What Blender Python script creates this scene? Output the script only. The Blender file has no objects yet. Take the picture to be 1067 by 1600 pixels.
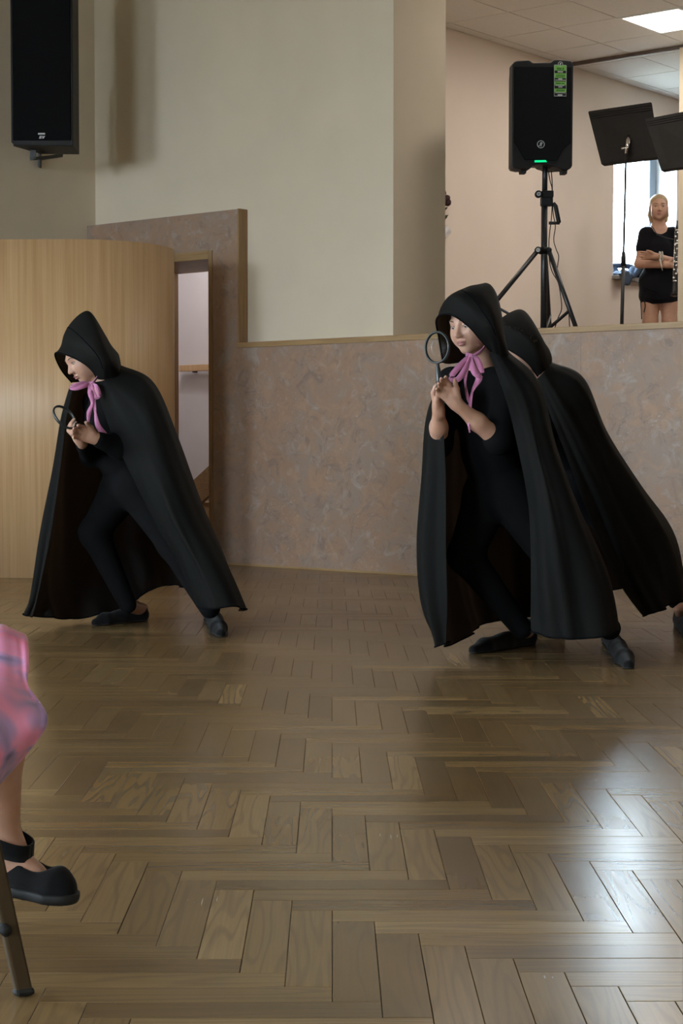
import bpy, bmesh, math, random
import numpy as np
from mathutils import Vector, Matrix

scene = bpy.context.scene
COL = scene.collection
random.seed(7)
rng = np.random.default_rng(7)

# ------------------------------------------------------------------ camera
F = 2750.0                       # focal length in pixels of the 1067x1600 frame
HORIZON = 690.0
PITCH = math.atan((800.0 - HORIZON) / F)
CAM = Vector((0.0, 0.0, 0.8))
cam_data = bpy.data.cameras.new('camera')
cam_data.sensor_fit = 'VERTICAL'
cam_data.sensor_height = 36.0
cam_data.lens = 36.0 * F / 1600.0
cam_data.clip_start = 0.05
cam_data.clip_end = 200
cam = bpy.data.objects.new('camera', cam_data)
cam.location = CAM
cam.rotation_euler = (math.pi / 2 - PITCH, 0, 0)
COL.objects.link(cam)
scene.camera = cam

# ------------------------------------------------------------------ exposure
vs = scene.view_settings
vs.view_transform = 'Standard'
vs.look = 'None'
vs.gamma = 1.0
vs.use_curve_mapping = False
vs.exposure = -0.16
scene.cycles.max_bounces = 6
scene.cycles.diffuse_bounces = 4
scene.cycles.glossy_bounces = 3
scene.cycles.transparent_max_bounces = 6
scene.cycles.caustics_reflective = False
scene.cycles.caustics_refractive = False

# ------------------------------------------------------------------ world: bright overcast sky
world = bpy.data.worlds.new('overcast_sky')
scene.world = world
world.use_nodes = True
bg = world.node_tree.nodes['Background']
bg.inputs['Color'].default_value = (0.72, 0.87, 1.0, 1)
bg.inputs['Strength'].default_value = 48.0

# ------------------------------------------------------------------ geometry of the place
cp, sp = math.cos(PITCH), math.sin(PITCH)
def ray(x, y):
    a, b = (x - 533.5) / F, (800.0 - y) / F
    return Vector((a, cp + sp * b, -sp + cp * b))
def W(x, y, Y):
    d = ray(x, y)
    return CAM + d * (Y / d.y)
def G(x, y, z=0.0):
    d = ray(x, y)
    return CAM + d * ((z - CAM.z) / d.z)

WALL_ANG = math.atan2(2750.0, 3383.0)
U = Vector((math.cos(WALL_ANG), -math.sin(WALL_ANG), 0))    # along the front wall, to the right
B = Vector((math.sin(WALL_ANG), math.cos(WALL_ANG), 0))     # into the front wall, away from the camera
A0 = G(500, 890.7)
def wp(u, d, z):
    return Vector((A0.x, A0.y, 0)) + U * u + B * d + Vector((0, 0, z))
def PL(x, y, d):                  # pixel ray against the plane at depth d behind the wall front
    r = ray(x, y)
    return CAM + r * (((wp(0, d, 0) - CAM).dot(B)) / r.dot(B))
def PU(x, y, u):                  # pixel ray against the plane at u along the wall
    r = ray(x, y)
    return CAM + r * (((wp(u, 0, 0) - CAM).dot(U)) / r.dot(U))
def uof(x, d=0.0, y=690):
    return (PL(x, y, d) - wp(0, 0, 0)).dot(U)
def dof(p):
    return (p - wp(0, 0, 0)).dot(B)
WROT = -WALL_ANG                  # rotation about z that turns +X into U

PLASTER = 0.08
U_CORNER = uof(151, PLASTER)
U_SUR = uof(373, 0)
U_DOOR1 = uof(333, 0)
U_DOOR0 = U_DOOR1 - 0.95
Z_SUR = PL(373, 326.3, 0).z
Z_DOOR = PL(333, 391, 0).z
Z_LEDGE = PL(500, 538, 0).z
U_END = uof(614, PLASTER)
D_BACK = dof(PU(695.5, 400, U_END))
U_STAGE = -8.1 - wp(0, 0, 0).dot(U)      # side wall of the stage
Z_STAGE = 1.40
Z_SCEIL = PU(1059, 156, U_STAGE).z
Z_HALL = 4.75
U_RIGHT = 9.0
D_FRONT = -17.0

# window light of the hall (left wall, ahead of the frame) and lamps of the stage
def area(name, loc, target, sx, sy, power, color):
    l = bpy.data.lights.new(name, 'AREA')
    l.shape = 'RECTANGLE'; l.size = sx; l.size_y = sy
    l.energy = power; l.color = color
    o = bpy.data.objects.new(name, l)
    o.location = loc
    o.rotation_euler = (Vector(target) - Vector(loc)).to_track_quat('-Z', 'Z').to_euler()
    COL.objects.link(o)
    return o
STAGE_LAMP = 14.0
HALL_WINDOWS = [(-8.1, -7.0), (-11.3, -10.2)]   # d ranges in the left wall, all out of frame
WZ0, WZ1 = 0.9, 3.7
for (d0, d1) in HALL_WINDOWS:                                   # sky portals in the window openings
    dm = (d0 + d1) / 2
    o = area('daylight_portal', wp(U_CORNER - 0.32, dm, (WZ0 + WZ1) / 2), wp(U_CORNER + 3, dm, (WZ0 + WZ1) / 2), d1 - d0, WZ1 - WZ0, 1, (1, 1, 1))
    o.data.cycles.is_portal = True
ADDED_BACK_WINDOWS = [(-0.8, 1.2), (3.2, 5.2)]            # unseen openings added behind the camera to even out the light (u ranges)
for (u0, u1) in ADDED_BACK_WINDOWS:
    um = (u0 + u1) / 2
    o = area('daylight_portal', wp(um, D_FRONT - 0.22, (WZ0 + WZ1) / 2), wp(um, D_FRONT + 3, (WZ0 + WZ1) / 2), u1 - u0, WZ1 - WZ0, 1, (1, 1, 1))
    o.data.cycles.is_portal = True

# ------------------------------------------------------------------ materials
MATS = {}
def mat(name, color=(0.5, 0.5, 0.5), rough=0.6, metal=0.0, noise=0.0, scale=20.0, bump=0.0, bscale=80.0,
        spec=0.5, emit=None, estr=0.0, color2=None, sheen=0.0, detail=4.0, stretch=(1, 1, 1), coat=0.0):
    if name in MATS: return MATS[name]
    m = bpy.data.materials.new(name); m.use_nodes = True
    nt = m.node_tree; p = nt.nodes['Principled BSDF']
    p.inputs['Base Color'].default_value = (*color, 1)
    p.inputs['Roughness'].default_value = rough
    p.inputs['Metallic'].default_value = metal
    p.inputs['Specular IOR Level'].default_value = spec
    p.inputs['Coat Weight'].default_value = coat
    if sheen:
        p.inputs['Sheen Weight'].default_value = sheen
        p.inputs['Sheen Roughness'].default_value = 0.4
    if emit:
        p.inputs['Emission Color'].default_value = (*emit, 1)
        p.inputs['Emission Strength'].default_value = estr
    tc = nt.nodes.new('ShaderNodeTexCoord'); mp = nt.nodes.new('ShaderNodeMapping')
    mp.inputs['Scale'].default_value = stretch
    nt.links.new(tc.outputs['Object'], mp.inputs['Vector'])
    c2 = color2 or tuple(max(0, c * (1 - noise)) for c in color)
    if noise or color2:
        n = nt.nodes.new('ShaderNodeTexNoise'); n.inputs['Scale'].default_value = scale; n.inputs['Detail'].default_value = detail
        r = nt.nodes.new('ShaderNodeValToRGB')
        r.color_ramp.elements[0].position = 0.3; r.color_ramp.elements[1].position = 0.7
        r.color_ramp.elements[0].color = (*c2, 1); r.color_ramp.elements[1].color = (*color, 1)
        nt.links.new(mp.outputs[0], n.inputs['Vector']); nt.links.new(n.outputs['Fac'], r.inputs[0])
        nt.links.new(r.outputs[0], p.inputs['Base Color'])
    if bump:
        n2 = nt.nodes.new('ShaderNodeTexNoise'); n2.inputs['Scale'].default_value = bscale; n2.inputs['Detail'].default_value = 5
        bp = nt.nodes.new('ShaderNodeBump'); bp.inputs['Strength'].default_value = bump; bp.inputs['Distance'].default_value = 0.01
        nt.links.new(mp.outputs[0], n2.inputs['Vector']); nt.links.new(n2.outputs['Fac'], bp.inputs['Height'])
        nt.links.new(bp.outputs[0], p.inputs['Normal'])
    MATS[name] = m
    return m

def node(nt, typ, **kw):
    n = nt.nodes.new(typ)
    for k, v in kw.items(): setattr(n, k, v)
    return n

def wood_mat(name, c1, c2, rough=0.4, across=40.0, along=1.5, axis='Z'):
    """grain running along one object axis"""
    if name in MATS: return MATS[name]
    m = bpy.data.materials.new(name); m.use_nodes = True
    nt = m.node_tree; p = nt.nodes['Principled BSDF']; p.inputs['Roughness'].default_value = rough
    tc = node(nt, 'ShaderNodeTexCoord'); mp = node(nt, 'ShaderNodeMapping')
    s = [across, across, across]; s['XYZ'.index(axis)] = along
    mp.inputs['Scale'].default_value = s
    n = node(nt, 'ShaderNodeTexNoise'); n.inputs['Scale'].default_value = 1.0; n.inputs['Detail'].default_value = 6
    n.inputs['Roughness'].default_value = 0.65
    r = node(nt, 'ShaderNodeValToRGB')
    r.color_ramp.elements[0].position = 0.33; r.color_ramp.elements[1].position = 0.68
    r.color_ramp.elements[0].color = (*c1, 1); r.color_ramp.elements[1].color = (*c2, 1)
    nt.links.new(tc.outputs['Object'], mp.inputs[0]); nt.links.new(mp.outputs[0], n.inputs['Vector'])
    nt.links.new(n.outputs['Fac'], r.inputs[0]); nt.links.new(r.outputs[0], p.inputs['Base Color'])
    bp = node(nt, 'ShaderNodeBump'); bp.inputs['Strength'].default_value = 0.08; bp.inputs['Distance'].default_value = 0.005
    nt.links.new(n.outputs['Fac'], bp.inputs['Height']); nt.links.new(bp.outputs[0], p.inputs['Normal'])
    MATS[name] = m
    return m

def plank_mat(name, from_attr):
    m = bpy.data.materials.new(name); m.use_nodes = True
    nt = m.node_tree; p = nt.nodes['Principled BSDF']; L = nt.links
    if from_attr:
        a = node(nt, 'ShaderNodeAttribute'); a.attribute_name = 'tone'; tone = a.outputs['Fac']
    else:
        a = node(nt, 'ShaderNodeObjectInfo'); tone = a.outputs['Random']
    uv = node(nt, 'ShaderNodeUVMap'); uv.uv_map = 'UVMap'
    t50 = node(nt, 'ShaderNodeMath', operation='MULTIPLY'); t50.inputs[1].default_value = 61.0; L.new(tone, t50.inputs[0])
    cmb = node(nt, 'ShaderNodeCombineXYZ'); L.new(t50.outputs[0], cmb.inputs[2])
    add = node(nt, 'ShaderNodeVectorMath', operation='ADD'); L.new(uv.outputs[0], add.inputs[0]); L.new(cmb.outputs[0], add.inputs[1])
    # fine straight grain
    mp = node(nt, 'ShaderNodeMapping'); mp.inputs['Scale'].default_value = (5, 240, 1)
    L.new(add.outputs[0], mp.inputs[0])
    n1 = node(nt, 'ShaderNodeTexNoise'); n1.inputs['Scale'].default_value = 1; n1.inputs['Detail'].default_value = 5; L.new(mp.outputs[0], n1.inputs['Vector'])
    # cathedral rings
    mp2 = node(nt, 'ShaderNodeMapping'); mp2.inputs['Scale'].default_value = (1.3, 15, 1); L.new(add.outputs[0], mp2.inputs[0])
    n2 = node(nt, 'ShaderNodeTexNoise'); n2.inputs['Scale'].default_value = 1; n2.inputs['Detail'].default_value = 1.5; L.new(mp2.outputs[0], n2.inputs['Vector'])
    m14 = node(nt, 'ShaderNodeMath', operation='MULTIPLY'); m14.inputs[1].default_value = 60.0; L.new(n2.outputs['Fac'], m14.inputs[0])
    sn = node(nt, 'ShaderNodeMath', operation='SINE'); L.new(m14.outputs[0], sn.inputs[0])
    ring = node(nt, 'ShaderNodeMapRange'); ring.inputs[1].default_value = 0.1; ring.inputs[2].default_value = 1.0; L.new(sn.outputs[0], ring.inputs[0])
    # base tone per plank
    ramp = node(nt, 'ShaderNodeValToRGB'); el = ramp.color_ramp.elements
    el[0].position = 0.0; el[0].color = (0.168, 0.100, 0.040, 1)
    el[1].position = 1.0; el[1].color = (0.355, 0.232, 0.105, 1)
    e = el.new(0.35); e.color = (0.225, 0.138, 0.056, 1)
    e = el.new(0.8); e.color = (0.272, 0.171, 0.072, 1)
    L.new(tone, ramp.inputs[0])
    # large worn patches over the whole floor (world space)
    geo = node(nt, 'ShaderNodeNewGeometry')
    n3 = node(nt, 'ShaderNodeTexNoise'); n3.inputs['Scale'].default_value = 2.2; n3.inputs['Detail'].default_value = 6; n3.inputs['Roughness'].default_value = 0.6
    L.new(geo.outputs['Position'], n3.inputs['Vector'])
    dirt = node(nt, 'ShaderNodeMapRange'); dirt.inputs[1].default_value = 0.4; dirt.inputs[2].default_value = 0.72; L.new(n3.outputs['Fac'], dirt.inputs[0])
    def mix(fac, a, b, blend='MIX'):
        mx = node(nt, 'ShaderNodeMix', data_type='RGBA', blend_type=blend)
        if isinstance(fac, float): mx.inputs[0].default_value = fac
        else: L.new(fac, mx.inputs[0])
        for k, v in ((6, a), (7, b)):
            if isinstance(v, tuple): mx.inputs[k].default_value = (*v, 1)
            else: L.new(v, mx.inputs[k])
        return mx.outputs[2]
    def scaled(s, k):
        q = node(nt, 'ShaderNodeMath', operation='MULTIPLY'); q.inputs[1].default_value = k; L.new(s, q.inputs[0]); return q.outputs[0]
    g1 = node(nt, 'ShaderNodeMapRange'); g1.inputs[1].default_value = 0.35; g1.inputs[2].default_value = 0.7; L.new(n1.outputs['Fac'], g1.inputs[0])
    c = mix(scaled(g1.outputs[0], 0.22), ramp.outputs[0], (0.115, 0.075, 0.045))
    c = mix(scaled(ring.outputs[0], 0.30), c, (0.105, 0.068, 0.04))
    c = mix(scaled(dirt.outputs[0], 0.2), c, (0.15, 0.115, 0.080))
    L.new(c, p.inputs['Base Color'])
    rr = node(nt, 'ShaderNodeMapRange'); rr.inputs[3].default_value = 0.15; rr.inputs[4].default_value = 0.28; L.new(n3.outputs['Fac'], rr.inputs[0])
    rg = node(nt, 'ShaderNodeMath', operation='MULTIPLY_ADD'); rg.inputs[1].default_value = 0.04; L.new(g1.outputs[0], rg.inputs[0]); L.new(rr.outputs[0], rg.inputs[2])
    L.new(rg.outputs[0], p.inputs['Roughness'])
    p.inputs['Specular IOR Level'].default_value = 0.5
    bp = node(nt, 'ShaderNodeBump'); bp.inputs['Strength'].default_value = 0.025; bp.inputs['Distance'].default_value = 0.001
    L.new(n1.outputs['Fac'], bp.inputs['Height']); L.new(bp.outputs[0], p.inputs['Normal'])
    return m

def clad_mat(name):
    m = bpy.data.materials.new(name); m.use_nodes = True
    nt = m.node_tree; p = nt.nodes['Principled BSDF']; L = nt.links
    p.inputs['Roughness'].default_value = 0.55
    tc = node(nt, 'ShaderNodeNewGeometry')
    def noise(scale, detail, rough=0.6, dist=0.0, off=0.0):
        mp = node(nt, 'ShaderNodeMapping'); mp.inputs['Location'].default_value = (off, off * 0.7, off * 1.3)
        L.new(tc.outputs['Position'], mp.inputs[0])
        n = node(nt, 'ShaderNodeTexNoise'); n.inputs['Scale'].default_value = scale; n.inputs['Detail'].default_value = detail
        n.inputs['Roughness'].default_value = rough; n.inputs['Distortion'].default_value = dist
        L.new(mp.outputs[0], n.inputs['Vector']); return n.outputs['Fac']
    def rng_(s, a, b):
        r = node(nt, 'ShaderNodeMapRange'); r.inputs[1].default_value = a; r.inputs[2].default_value = b; L.new(s, r.inputs[0]); return r.outputs[0]
    def mul(s, k):
        q = node(nt, 'ShaderNodeMath', operation='MULTIPLY'); L.new(s, q.inputs[0])
        if isinstance(k, float): q.inputs[1].default_value = k
        else: L.new(k, q.inputs[1])
        return q.outputs[0]
    def mix(f, a, b):
        mx = node(nt, 'ShaderNodeMix', data_type='RGBA'); L.new(f, mx.inputs[0])
        for k, v in ((6, a), (7, b)):
            if isinstance(v, tuple): mx.inputs[k].default_value = (*v, 1)
            else: L.new(v, mx.inputs[k])
        return mx.outputs[2]
    c = mix(rng_(noise(3.2, 6, 0.68, 0.9), 0.40, 0.60), (0.345, 0.213, 0.140), (0.315, 0.228, 0.180))
    c = mix(mul(rng_(noise(6.5, 6, 0.7, 1.4, 5.0), 0.50, 0.64), 0.75), c, (0.41, 0.25, 0.158))
    c = mix(mul(rng_(noise(7.5, 6, 0.7, 1.6, 9.0), 0.52, 0.66), 0.75), c, (0.215, 0.155, 0.128))
    c = mix(mul(rng_(noise(8.5, 7, 0.72, 1.2, 13.0), 0.54, 0.68), 0.7), c, (0.41, 0.345, 0.30))
    wisp = mul(rng_(noise(20, 5, 0.6, 3.5, 2.0), 0.60, 0.74), rng_(noise(3.4, 3, 0.5, 0, 4.0), 0.46, 0.60))
    c = mix(mul(wisp, 0.6), c, (0.66, 0.61, 0.58))
    L.new(c, p.inputs['Base Color'])
    return m

def fabric_mat(name, color, trans, tcol, rough=0.75, sheen=0.3, weave=900.0):
    m = bpy.data.materials.new(name); m.use_nodes = True
    nt = m.node_tree; L = nt.links
    p = nt.nodes['Principled BSDF']; out = nt.nodes['Material Output']
    p.inputs['Base Color'].default_value = (*color, 1); p.inputs['Roughness'].default_value = rough
    p.inputs['Sheen Weight'].default_value = sheen; p.inputs['Sheen Roughness'].default_value = 0.45
    p.inputs['Specular IOR Level'].default_value = 0.10
    tc = node(nt, 'ShaderNodeTexCoord')
    n = node(nt, 'ShaderNodeTexNoise'); n.inputs['Scale'].default_value = weave; n.inputs['Detail'].default_value = 2
    L.new(tc.outputs['Object'], n.inputs['Vector'])
    n2 = node(nt, 'ShaderNodeTexNoise'); n2.inputs['Scale'].default_value = 9; n2.inputs['Detail'].default_value = 3
    L.new(tc.outputs['Object'], n2.inputs['Vector'])
    ad = node(nt, 'ShaderNodeMath', operation='MULTIPLY_ADD'); ad.inputs[1].default_value = 6.0
    L.new(n2.outputs['Fac'], ad.inputs[0]); L.new(n.outputs['Fac'], ad.inputs[2])
    bp = node(nt, 'ShaderNodeBump'); bp.inputs['Strength'].default_value = 0.35; bp.inputs['Distance'].default_value = 0.004
    L.new(ad.outputs[0], bp.inputs['Height']); L.new(bp.outputs[0], p.inputs['Normal'])
    if trans:
        t = node(nt, 'ShaderNodeBsdfTranslucent'); t.inputs['Color'].default_value = (*tcol, 1)
        mx = node(nt, 'ShaderNodeMixShader'); mx.inputs[0].default_value = trans
        L.new(p.outputs[0], mx.inputs[1]); L.new(t.outputs[0], mx.inputs[2]); L.new(mx.outputs[0], out.inputs['Surface'])
    return m

def galaxy_mat():
    m = bpy.data.materials.new('galaxy_print'); m.use_nodes = True
    nt = m.node_tree; p = nt.nodes['Principled BSDF']; L = nt.links
    p.inputs['Roughness'].default_value = 0.55; p.inputs['Sheen Weight'].default_value = 0.2
    tc = node(nt, 'ShaderNodeTexCoord'); 
    n = node(nt, 'ShaderNodeTexNoise'); n.inputs['Scale'].default_value = 7.5; n.inputs['Detail'].default_value = 3; n.inputs['Distortion'].default_value = 0.6
    L.new(tc.outputs['Object'], n.inputs['Vector'])
    r = node(nt, 'ShaderNodeValToRGB'); el = r.color_ramp.elements
    el[0].position = 0.33; el[0].color = (0.06, 0.08, 0.20, 1)
    el[1].position = 0.80; el[1].color = (0.70, 0.14, 0.34, 1)
    for pos, c in ((0.40, (0.50, 0.32, 0.62, 1)), (0.46, (0.95, 0.36, 0.62, 1)), (0.58, (1.0, 0.25, 0.47, 1)), (0.68, (0.88, 0.28, 0.58, 1))):
        e = el.new(pos); e.color = c
    L.new(n.outputs['Fac'], r.inputs[0])
    v = node(nt, 'ShaderNodeTexVoronoi'); v.inputs['Scale'].default_value = 38
    L.new(tc.outputs['Object'], v.inputs['Vector'])
    mr = node(nt, 'ShaderNodeMapRange'); mr.inputs[1].default_value = 0.10; mr.inputs[2].default_value = 0.04; L.new(v.outputs['Distance'], mr.inputs[0])
    q = node(nt, 'ShaderNodeMath', operation='MULTIPLY'); q.inputs[1].default_value = 0.6; L.new(mr.outputs[0], q.inputs[0])
    mx = node(nt, 'ShaderNodeMix', data_type='RGBA'); L.new(q.outputs[0], mx.inputs[0]); L.new(r.outputs[0], mx.inputs[6]); mx.inputs[7].default_value = (0.95, 0.75, 0.85, 1)
    L.new(mx.outputs[2], p.inputs['Base Color'])
    return m

def thin_glass(name, fac=0.08):
    m = bpy.data.materials.new(name); m.use_nodes = True
    nt = m.node_tree; L = nt.links; out = nt.nodes['Material Output']
    t = node(nt, 'ShaderNodeBsdfTransparent'); g = node(nt, 'ShaderNodeBsdfGlossy'); g.inputs['Roughness'].default_value = 0.03
    t.inputs['Color'].default_value = (0.95, 0.97, 0.97, 1)
    mx = node(nt, 'ShaderNodeMixShader'); mx.inputs[0].default_value = fac
    L.new(t.outputs[0], mx.inputs[1]); L.new(g.outputs[0], mx.inputs[2]); L.new(mx.outputs[0], out.inputs['Surface'])
    return m

M_PLASTER = mat('cream_plaster', (0.74, 0.64, 0.495), 0.85, noise=0.05, scale=3.0, bump=0.05, bscale=180)
M_STAGEWALL = mat('stage_plaster', (0.80, 0.70, 0.62), 0.85, noise=0.04, scale=3.0, bump=0.05, bscale=180)
M_STAIRWALL = mat('stairwell_plaster', (0.70, 0.66, 0.66), 0.85, noise=0.05, scale=4.0, bump=0.05, bscale=150)
M_CLAD = clad_mat('sponged_panel_paint')
M_BEECH = wood_mat('curved_beech_veneer', (0.52, 0.315, 0.150), (0.66, 0.435, 0.235), 0.42, 45, 0.8, 'Z')
M_OAKX = wood_mat('oak_trim', (0.30, 0.175, 0.075), (0.42, 0.27, 0.125), 0.45, 60, 3.0, 'X')
M_OAKZ = wood_mat('oak_upright', (0.25, 0.14, 0.06), (0.37, 0.225, 0.105), 0.45, 60, 3.0, 'Z')
M_PLANK = plank_mat('parquet_oak', False)
M_PLANKF = plank_mat('parquet_oak_field', True)
M_JOINT = mat('parquet_joint', (0.075, 0.05, 0.03), 0.8, noise=0.4, scale=30)
M_TILE = mat('mineral_ceiling_tile', (0.82, 0.81, 0.78), 0.9, noise=0.06, scale=60, bump=0.15, bscale=250)
M_GRID = mat('ceiling_grid_steel', (0.28, 0.27, 0.26), 0.5, noise=0.05, scale=10)
M_TRACK = mat('partition_track', (0.16, 0.13, 0.11), 0.6, noise=0.2, scale=20)
M_LAMP = mat('lit_diffuser', (0.9, 0.9, 0.9), 0.5, emit=(1.0, 0.96, 0.9), estr=9.0)
M_BLACKPLASTIC = mat('black_moulded_plastic', (0.011, 0.011, 0.012), 0.5, spec=0.25, noise=0.3, scale=40, bump=0.1, bscale=300)
M_GRILLE = mat('speaker_grille_cloth', (0.0055, 0.0055, 0.0065), 0.75, spec=0.1, noise=0.4, scale=300, bump=0.3, bscale=500)
M_BLACKMETAL = mat('black_powder_coat', (0.018, 0.018, 0.02), 0.38, metal=0.0, noise=0.25, scale=60)
M_DESK = mat('music_desk_enamel', (0.014, 0.013, 0.012), 0.55, spec=0.2, noise=0.25, scale=30)
M_CHROME = mat('chrome', (0.72, 0.72, 0.74), 0.2, metal=1.0, noise=0.1, scale=40)
M_GREYPRINT = mat('grey_print', (0.42, 0.42, 0.42), 0.6, noise=0.1, scale=60)
M_WHITEPRINT = mat('white_print', (0.75, 0.77, 0.8), 0.6, noise=0.05, scale=60)
M_GREENPRINT = mat('green_print', (0.16, 0.42, 0.06), 0.55, noise=0.2, scale=90)
M_DARKGREEN = mat('dark_green_print', (0.045, 0.15, 0.02), 0.55, noise=0.2, scale=90)
M_LED = mat('green_led', (0.0, 0.5, 0.2), 0.4, emit=(0.0, 0.75, 0.25), estr=1.1)
M_CABLE = mat('cable_rubber', (0.012, 0.012, 0.013), 0.55, noise=0.2, scale=80)
M_CAPE = fabric_mat('black_cape_cloth', (0.0090, 0.0096, 0.0095), 0.30, (0.30, 0.215, 0.15), 0.62, 0.0)
M_JERSEY = fabric_mat('black_jersey', (0.0040, 0.0040, 0.0044), 0, (0, 0, 0), 0.9, 0.0)
M_DRESS = fabric_mat('black_dress_jersey', (0.007, 0.007, 0.010), 0, (0, 0, 0), 0.85, 0.05)
M_SHOE = fabric_mat('black_shoe_canvas', (0.0062, 0.0062, 0.0068), 0, (0, 0, 0), 0.8, 0.1)
M_SEAM = mat('seam_thread', (0.005, 0.005, 0.006), 0.9, spec=0.05, noise=0.3, scale=200)
M_PINK = fabric_mat('pink_satin_ribbon', (0.62, 0.235, 0.42), 0.15, (0.62, 0.25, 0.42), 0.45, 0.3)
M_GALAXY = galaxy_mat()
M_GLASS = thin_glass('lens_glass', 0.004)
M_PANE = thin_glass('window_glass', 0.06)
M_RING = mat('dark_lens_frame', (0.020, 0.026, 0.028), 0.3, noise=0.2, scale=90)
def skin_mat(name, c):
    m = mat(name, c, 0.52, noise=0.0, color2=(c[0] * 0.92, c[1] * 0.84, c[2] * 0.80), scale=35)
    p = m.node_tree.nodes['Principled BSDF']
    p.inputs['Subsurface Weight'].default_value = 0.12
    p.inputs['Subsurface Radius'].default_value = (0.01, 0.004, 0.002)
    p.inputs['Subsurface Scale'].default_value = 0.5
    return m
M_SKIN = skin_mat('skin', (0.50, 0.295, 0.212))
M_SKIN2 = skin_mat('skin_tanned', (0.52, 0.31, 0.22))
M_LIPS = mat('lips', (0.42, 0.16, 0.15), 0.45, noise=0.15, scale=90)
M_EYEWHITE = mat('eye_white', (0.42, 0.36, 0.33), 0.4, noise=0.05, scale=60)
M_IRIS = mat('iris', (0.03, 0.022, 0.018), 0.2, noise=0.2, scale=90)
M_BROW = mat('brow_hair', (0.14, 0.085, 0.05), 0.8, noise=0.3, scale=200)
M_BLOND = mat('blond_hair', (0.46, 0.31, 0.155), 0.5, noise=0.4, scale=60, stretch=(3, 3, 0.4), bump=0.3, bscale=120)
M_BROWNHAIR = mat('brown_hair', (0.11, 0.065, 0.035), 0.5, noise=0.4, scale=60, stretch=(3, 3, 0.4), bump=0.3, bscale=120)
M_DENIM = mat('denim', (0.05, 0.085, 0.15), 0.85, noise=0.0, color2=(0.015, 0.025, 0.05), scale=9, bump=0.3, bscale=60)
M_CHAIRMETAL = mat('brown_enamel_tube', (0.060, 0.038, 0.017), 0.55, spec=0.2, noise=0.2, scale=25)
M_RUBBER = mat('black_rubber', (0.008, 0.008, 0.008), 0.7, noise=0.3, scale=60)
M_SEATPAD = mat('dark_seat_vinyl', (0.05, 0.035, 0.03), 0.5, noise=0.2, scale=30)
M_FRAMEBLUE = mat('window_frame_paint', (0.20, 0.25, 0.30), 0.5, noise=0.08, scale=12)
M_REVEAL = mat('window_reveal_paint', (0.72, 0.74, 0.76), 0.7, noise=0.05, scale=8)
M_SILL = mat('window_sill_paint', (0.30, 0.29, 0.29), 0.5, noise=0.1, scale=8)
M_WHITE = mat('white_paper', (0.8, 0.8, 0.78), 0.7, noise=0.04, scale=10)
M_ROSE = mat('dried_rose', (0.05, 0.008, 0.012), 0.7, noise=0.5, scale=120)
M_LEAF = mat('dried_leaf', (0.05, 0.055, 0.02), 0.7, noise=0.4, scale=80)
M_CELLO = mat('cellophane', (0.62, 0.62, 0.66), 0.15, noise=0.2, scale=40)
M_STAGEFLOOR = wood_mat('stage_boards', (0.10, 0.06, 0.03), (0.18, 0.11, 0.06), 0.4, 30, 2.0, 'X')
M_SILVER = mat('silver_keys', (0.75, 0.75, 0.73), 0.25, metal=1.0, noise=0.1, scale=60)
M_EBONY = mat('ebony_tube', (0.012, 0.011, 0.011), 0.3, noise=0.3, scale=30)
M_BEAD = mat('pale_beads', (0.6, 0.57, 0.5), 0.4, noise=0.1, scale=100)
M_GLITTER = mat('brown_glitter', (0.16, 0.10, 0.05), 0.3, metal=0.6, noise=0.4, scale=200)
M_FLOORPLAIN = wood_mat('far_parquet', (0.17, 0.115, 0.066), (0.27, 0.19, 0.115), 0.42, 14, 3.0, 'X')
M_GROUND = mat('added_outdoor_ground', (0.22, 0.22, 0.20), 0.9, noise=0.3, scale=0.8)
M_HALLCEIL = mat('hall_ceiling_paint', (0.72, 0.69, 0.62), 0.9, noise=0.05, scale=2)

# ------------------------------------------------------------------ helpers
def link(o): COL.objects.link(o); return o
def tag(o, label=None, cat=None, group=None, kind=None):
    if label: o['label'] = label
    if cat: o['category'] = cat
    if group: o['group'] = group
    if kind: o['kind'] = kind
    return o
def thing(name, label, cat, loc=(0, 0, 0), group=None, rot=(0, 0, 0)):
    o = bpy.data.objects.new(name, None); link(o)
    o.empty_display_size = 0.1
    o.location = loc; o.rotation_euler = rot
    return tag(o, label, cat, group)
def world_of(o):
    m = Matrix.LocRotScale(o.location, o.rotation_euler, None)
    if o.parent is not None: m = world_of(o.parent) @ o.matrix_parent_inverse @ m
    return m
def adopt(o, parent):
    """parent keeping the placement in the room"""
    if parent is not None:
        o.parent = parent
        o.matrix_parent_inverse = world_of(parent).inverted()
    return o
def mesh_obj(name, verts, faces, m, parent=None, smooth=False):
    me = bpy.data.meshes.new(name)
    me.from_pydata([tuple(v) for v in verts], [], faces)
    me.materials.append(m)
    if smooth:
        me.polygons.foreach_set('use_smooth', [True] * len(me.polygons))
    me.update()
    o = link(bpy.data.objects.new(name, me))
    return adopt(o, parent)
def bm_obj(name, bm, m, parent=None, smooth=False):
    me = bpy.data.meshes.new(name)
    bm.normal_update()
    bm.to_mesh(me); bm.free()
    me.materials.append(m)
    if smooth:
        me.polygons.foreach_set('use_smooth', [True] * len(me.polygons))
    o = link(bpy.data.objects.new(name, me))
    return adopt(o, parent)
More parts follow.
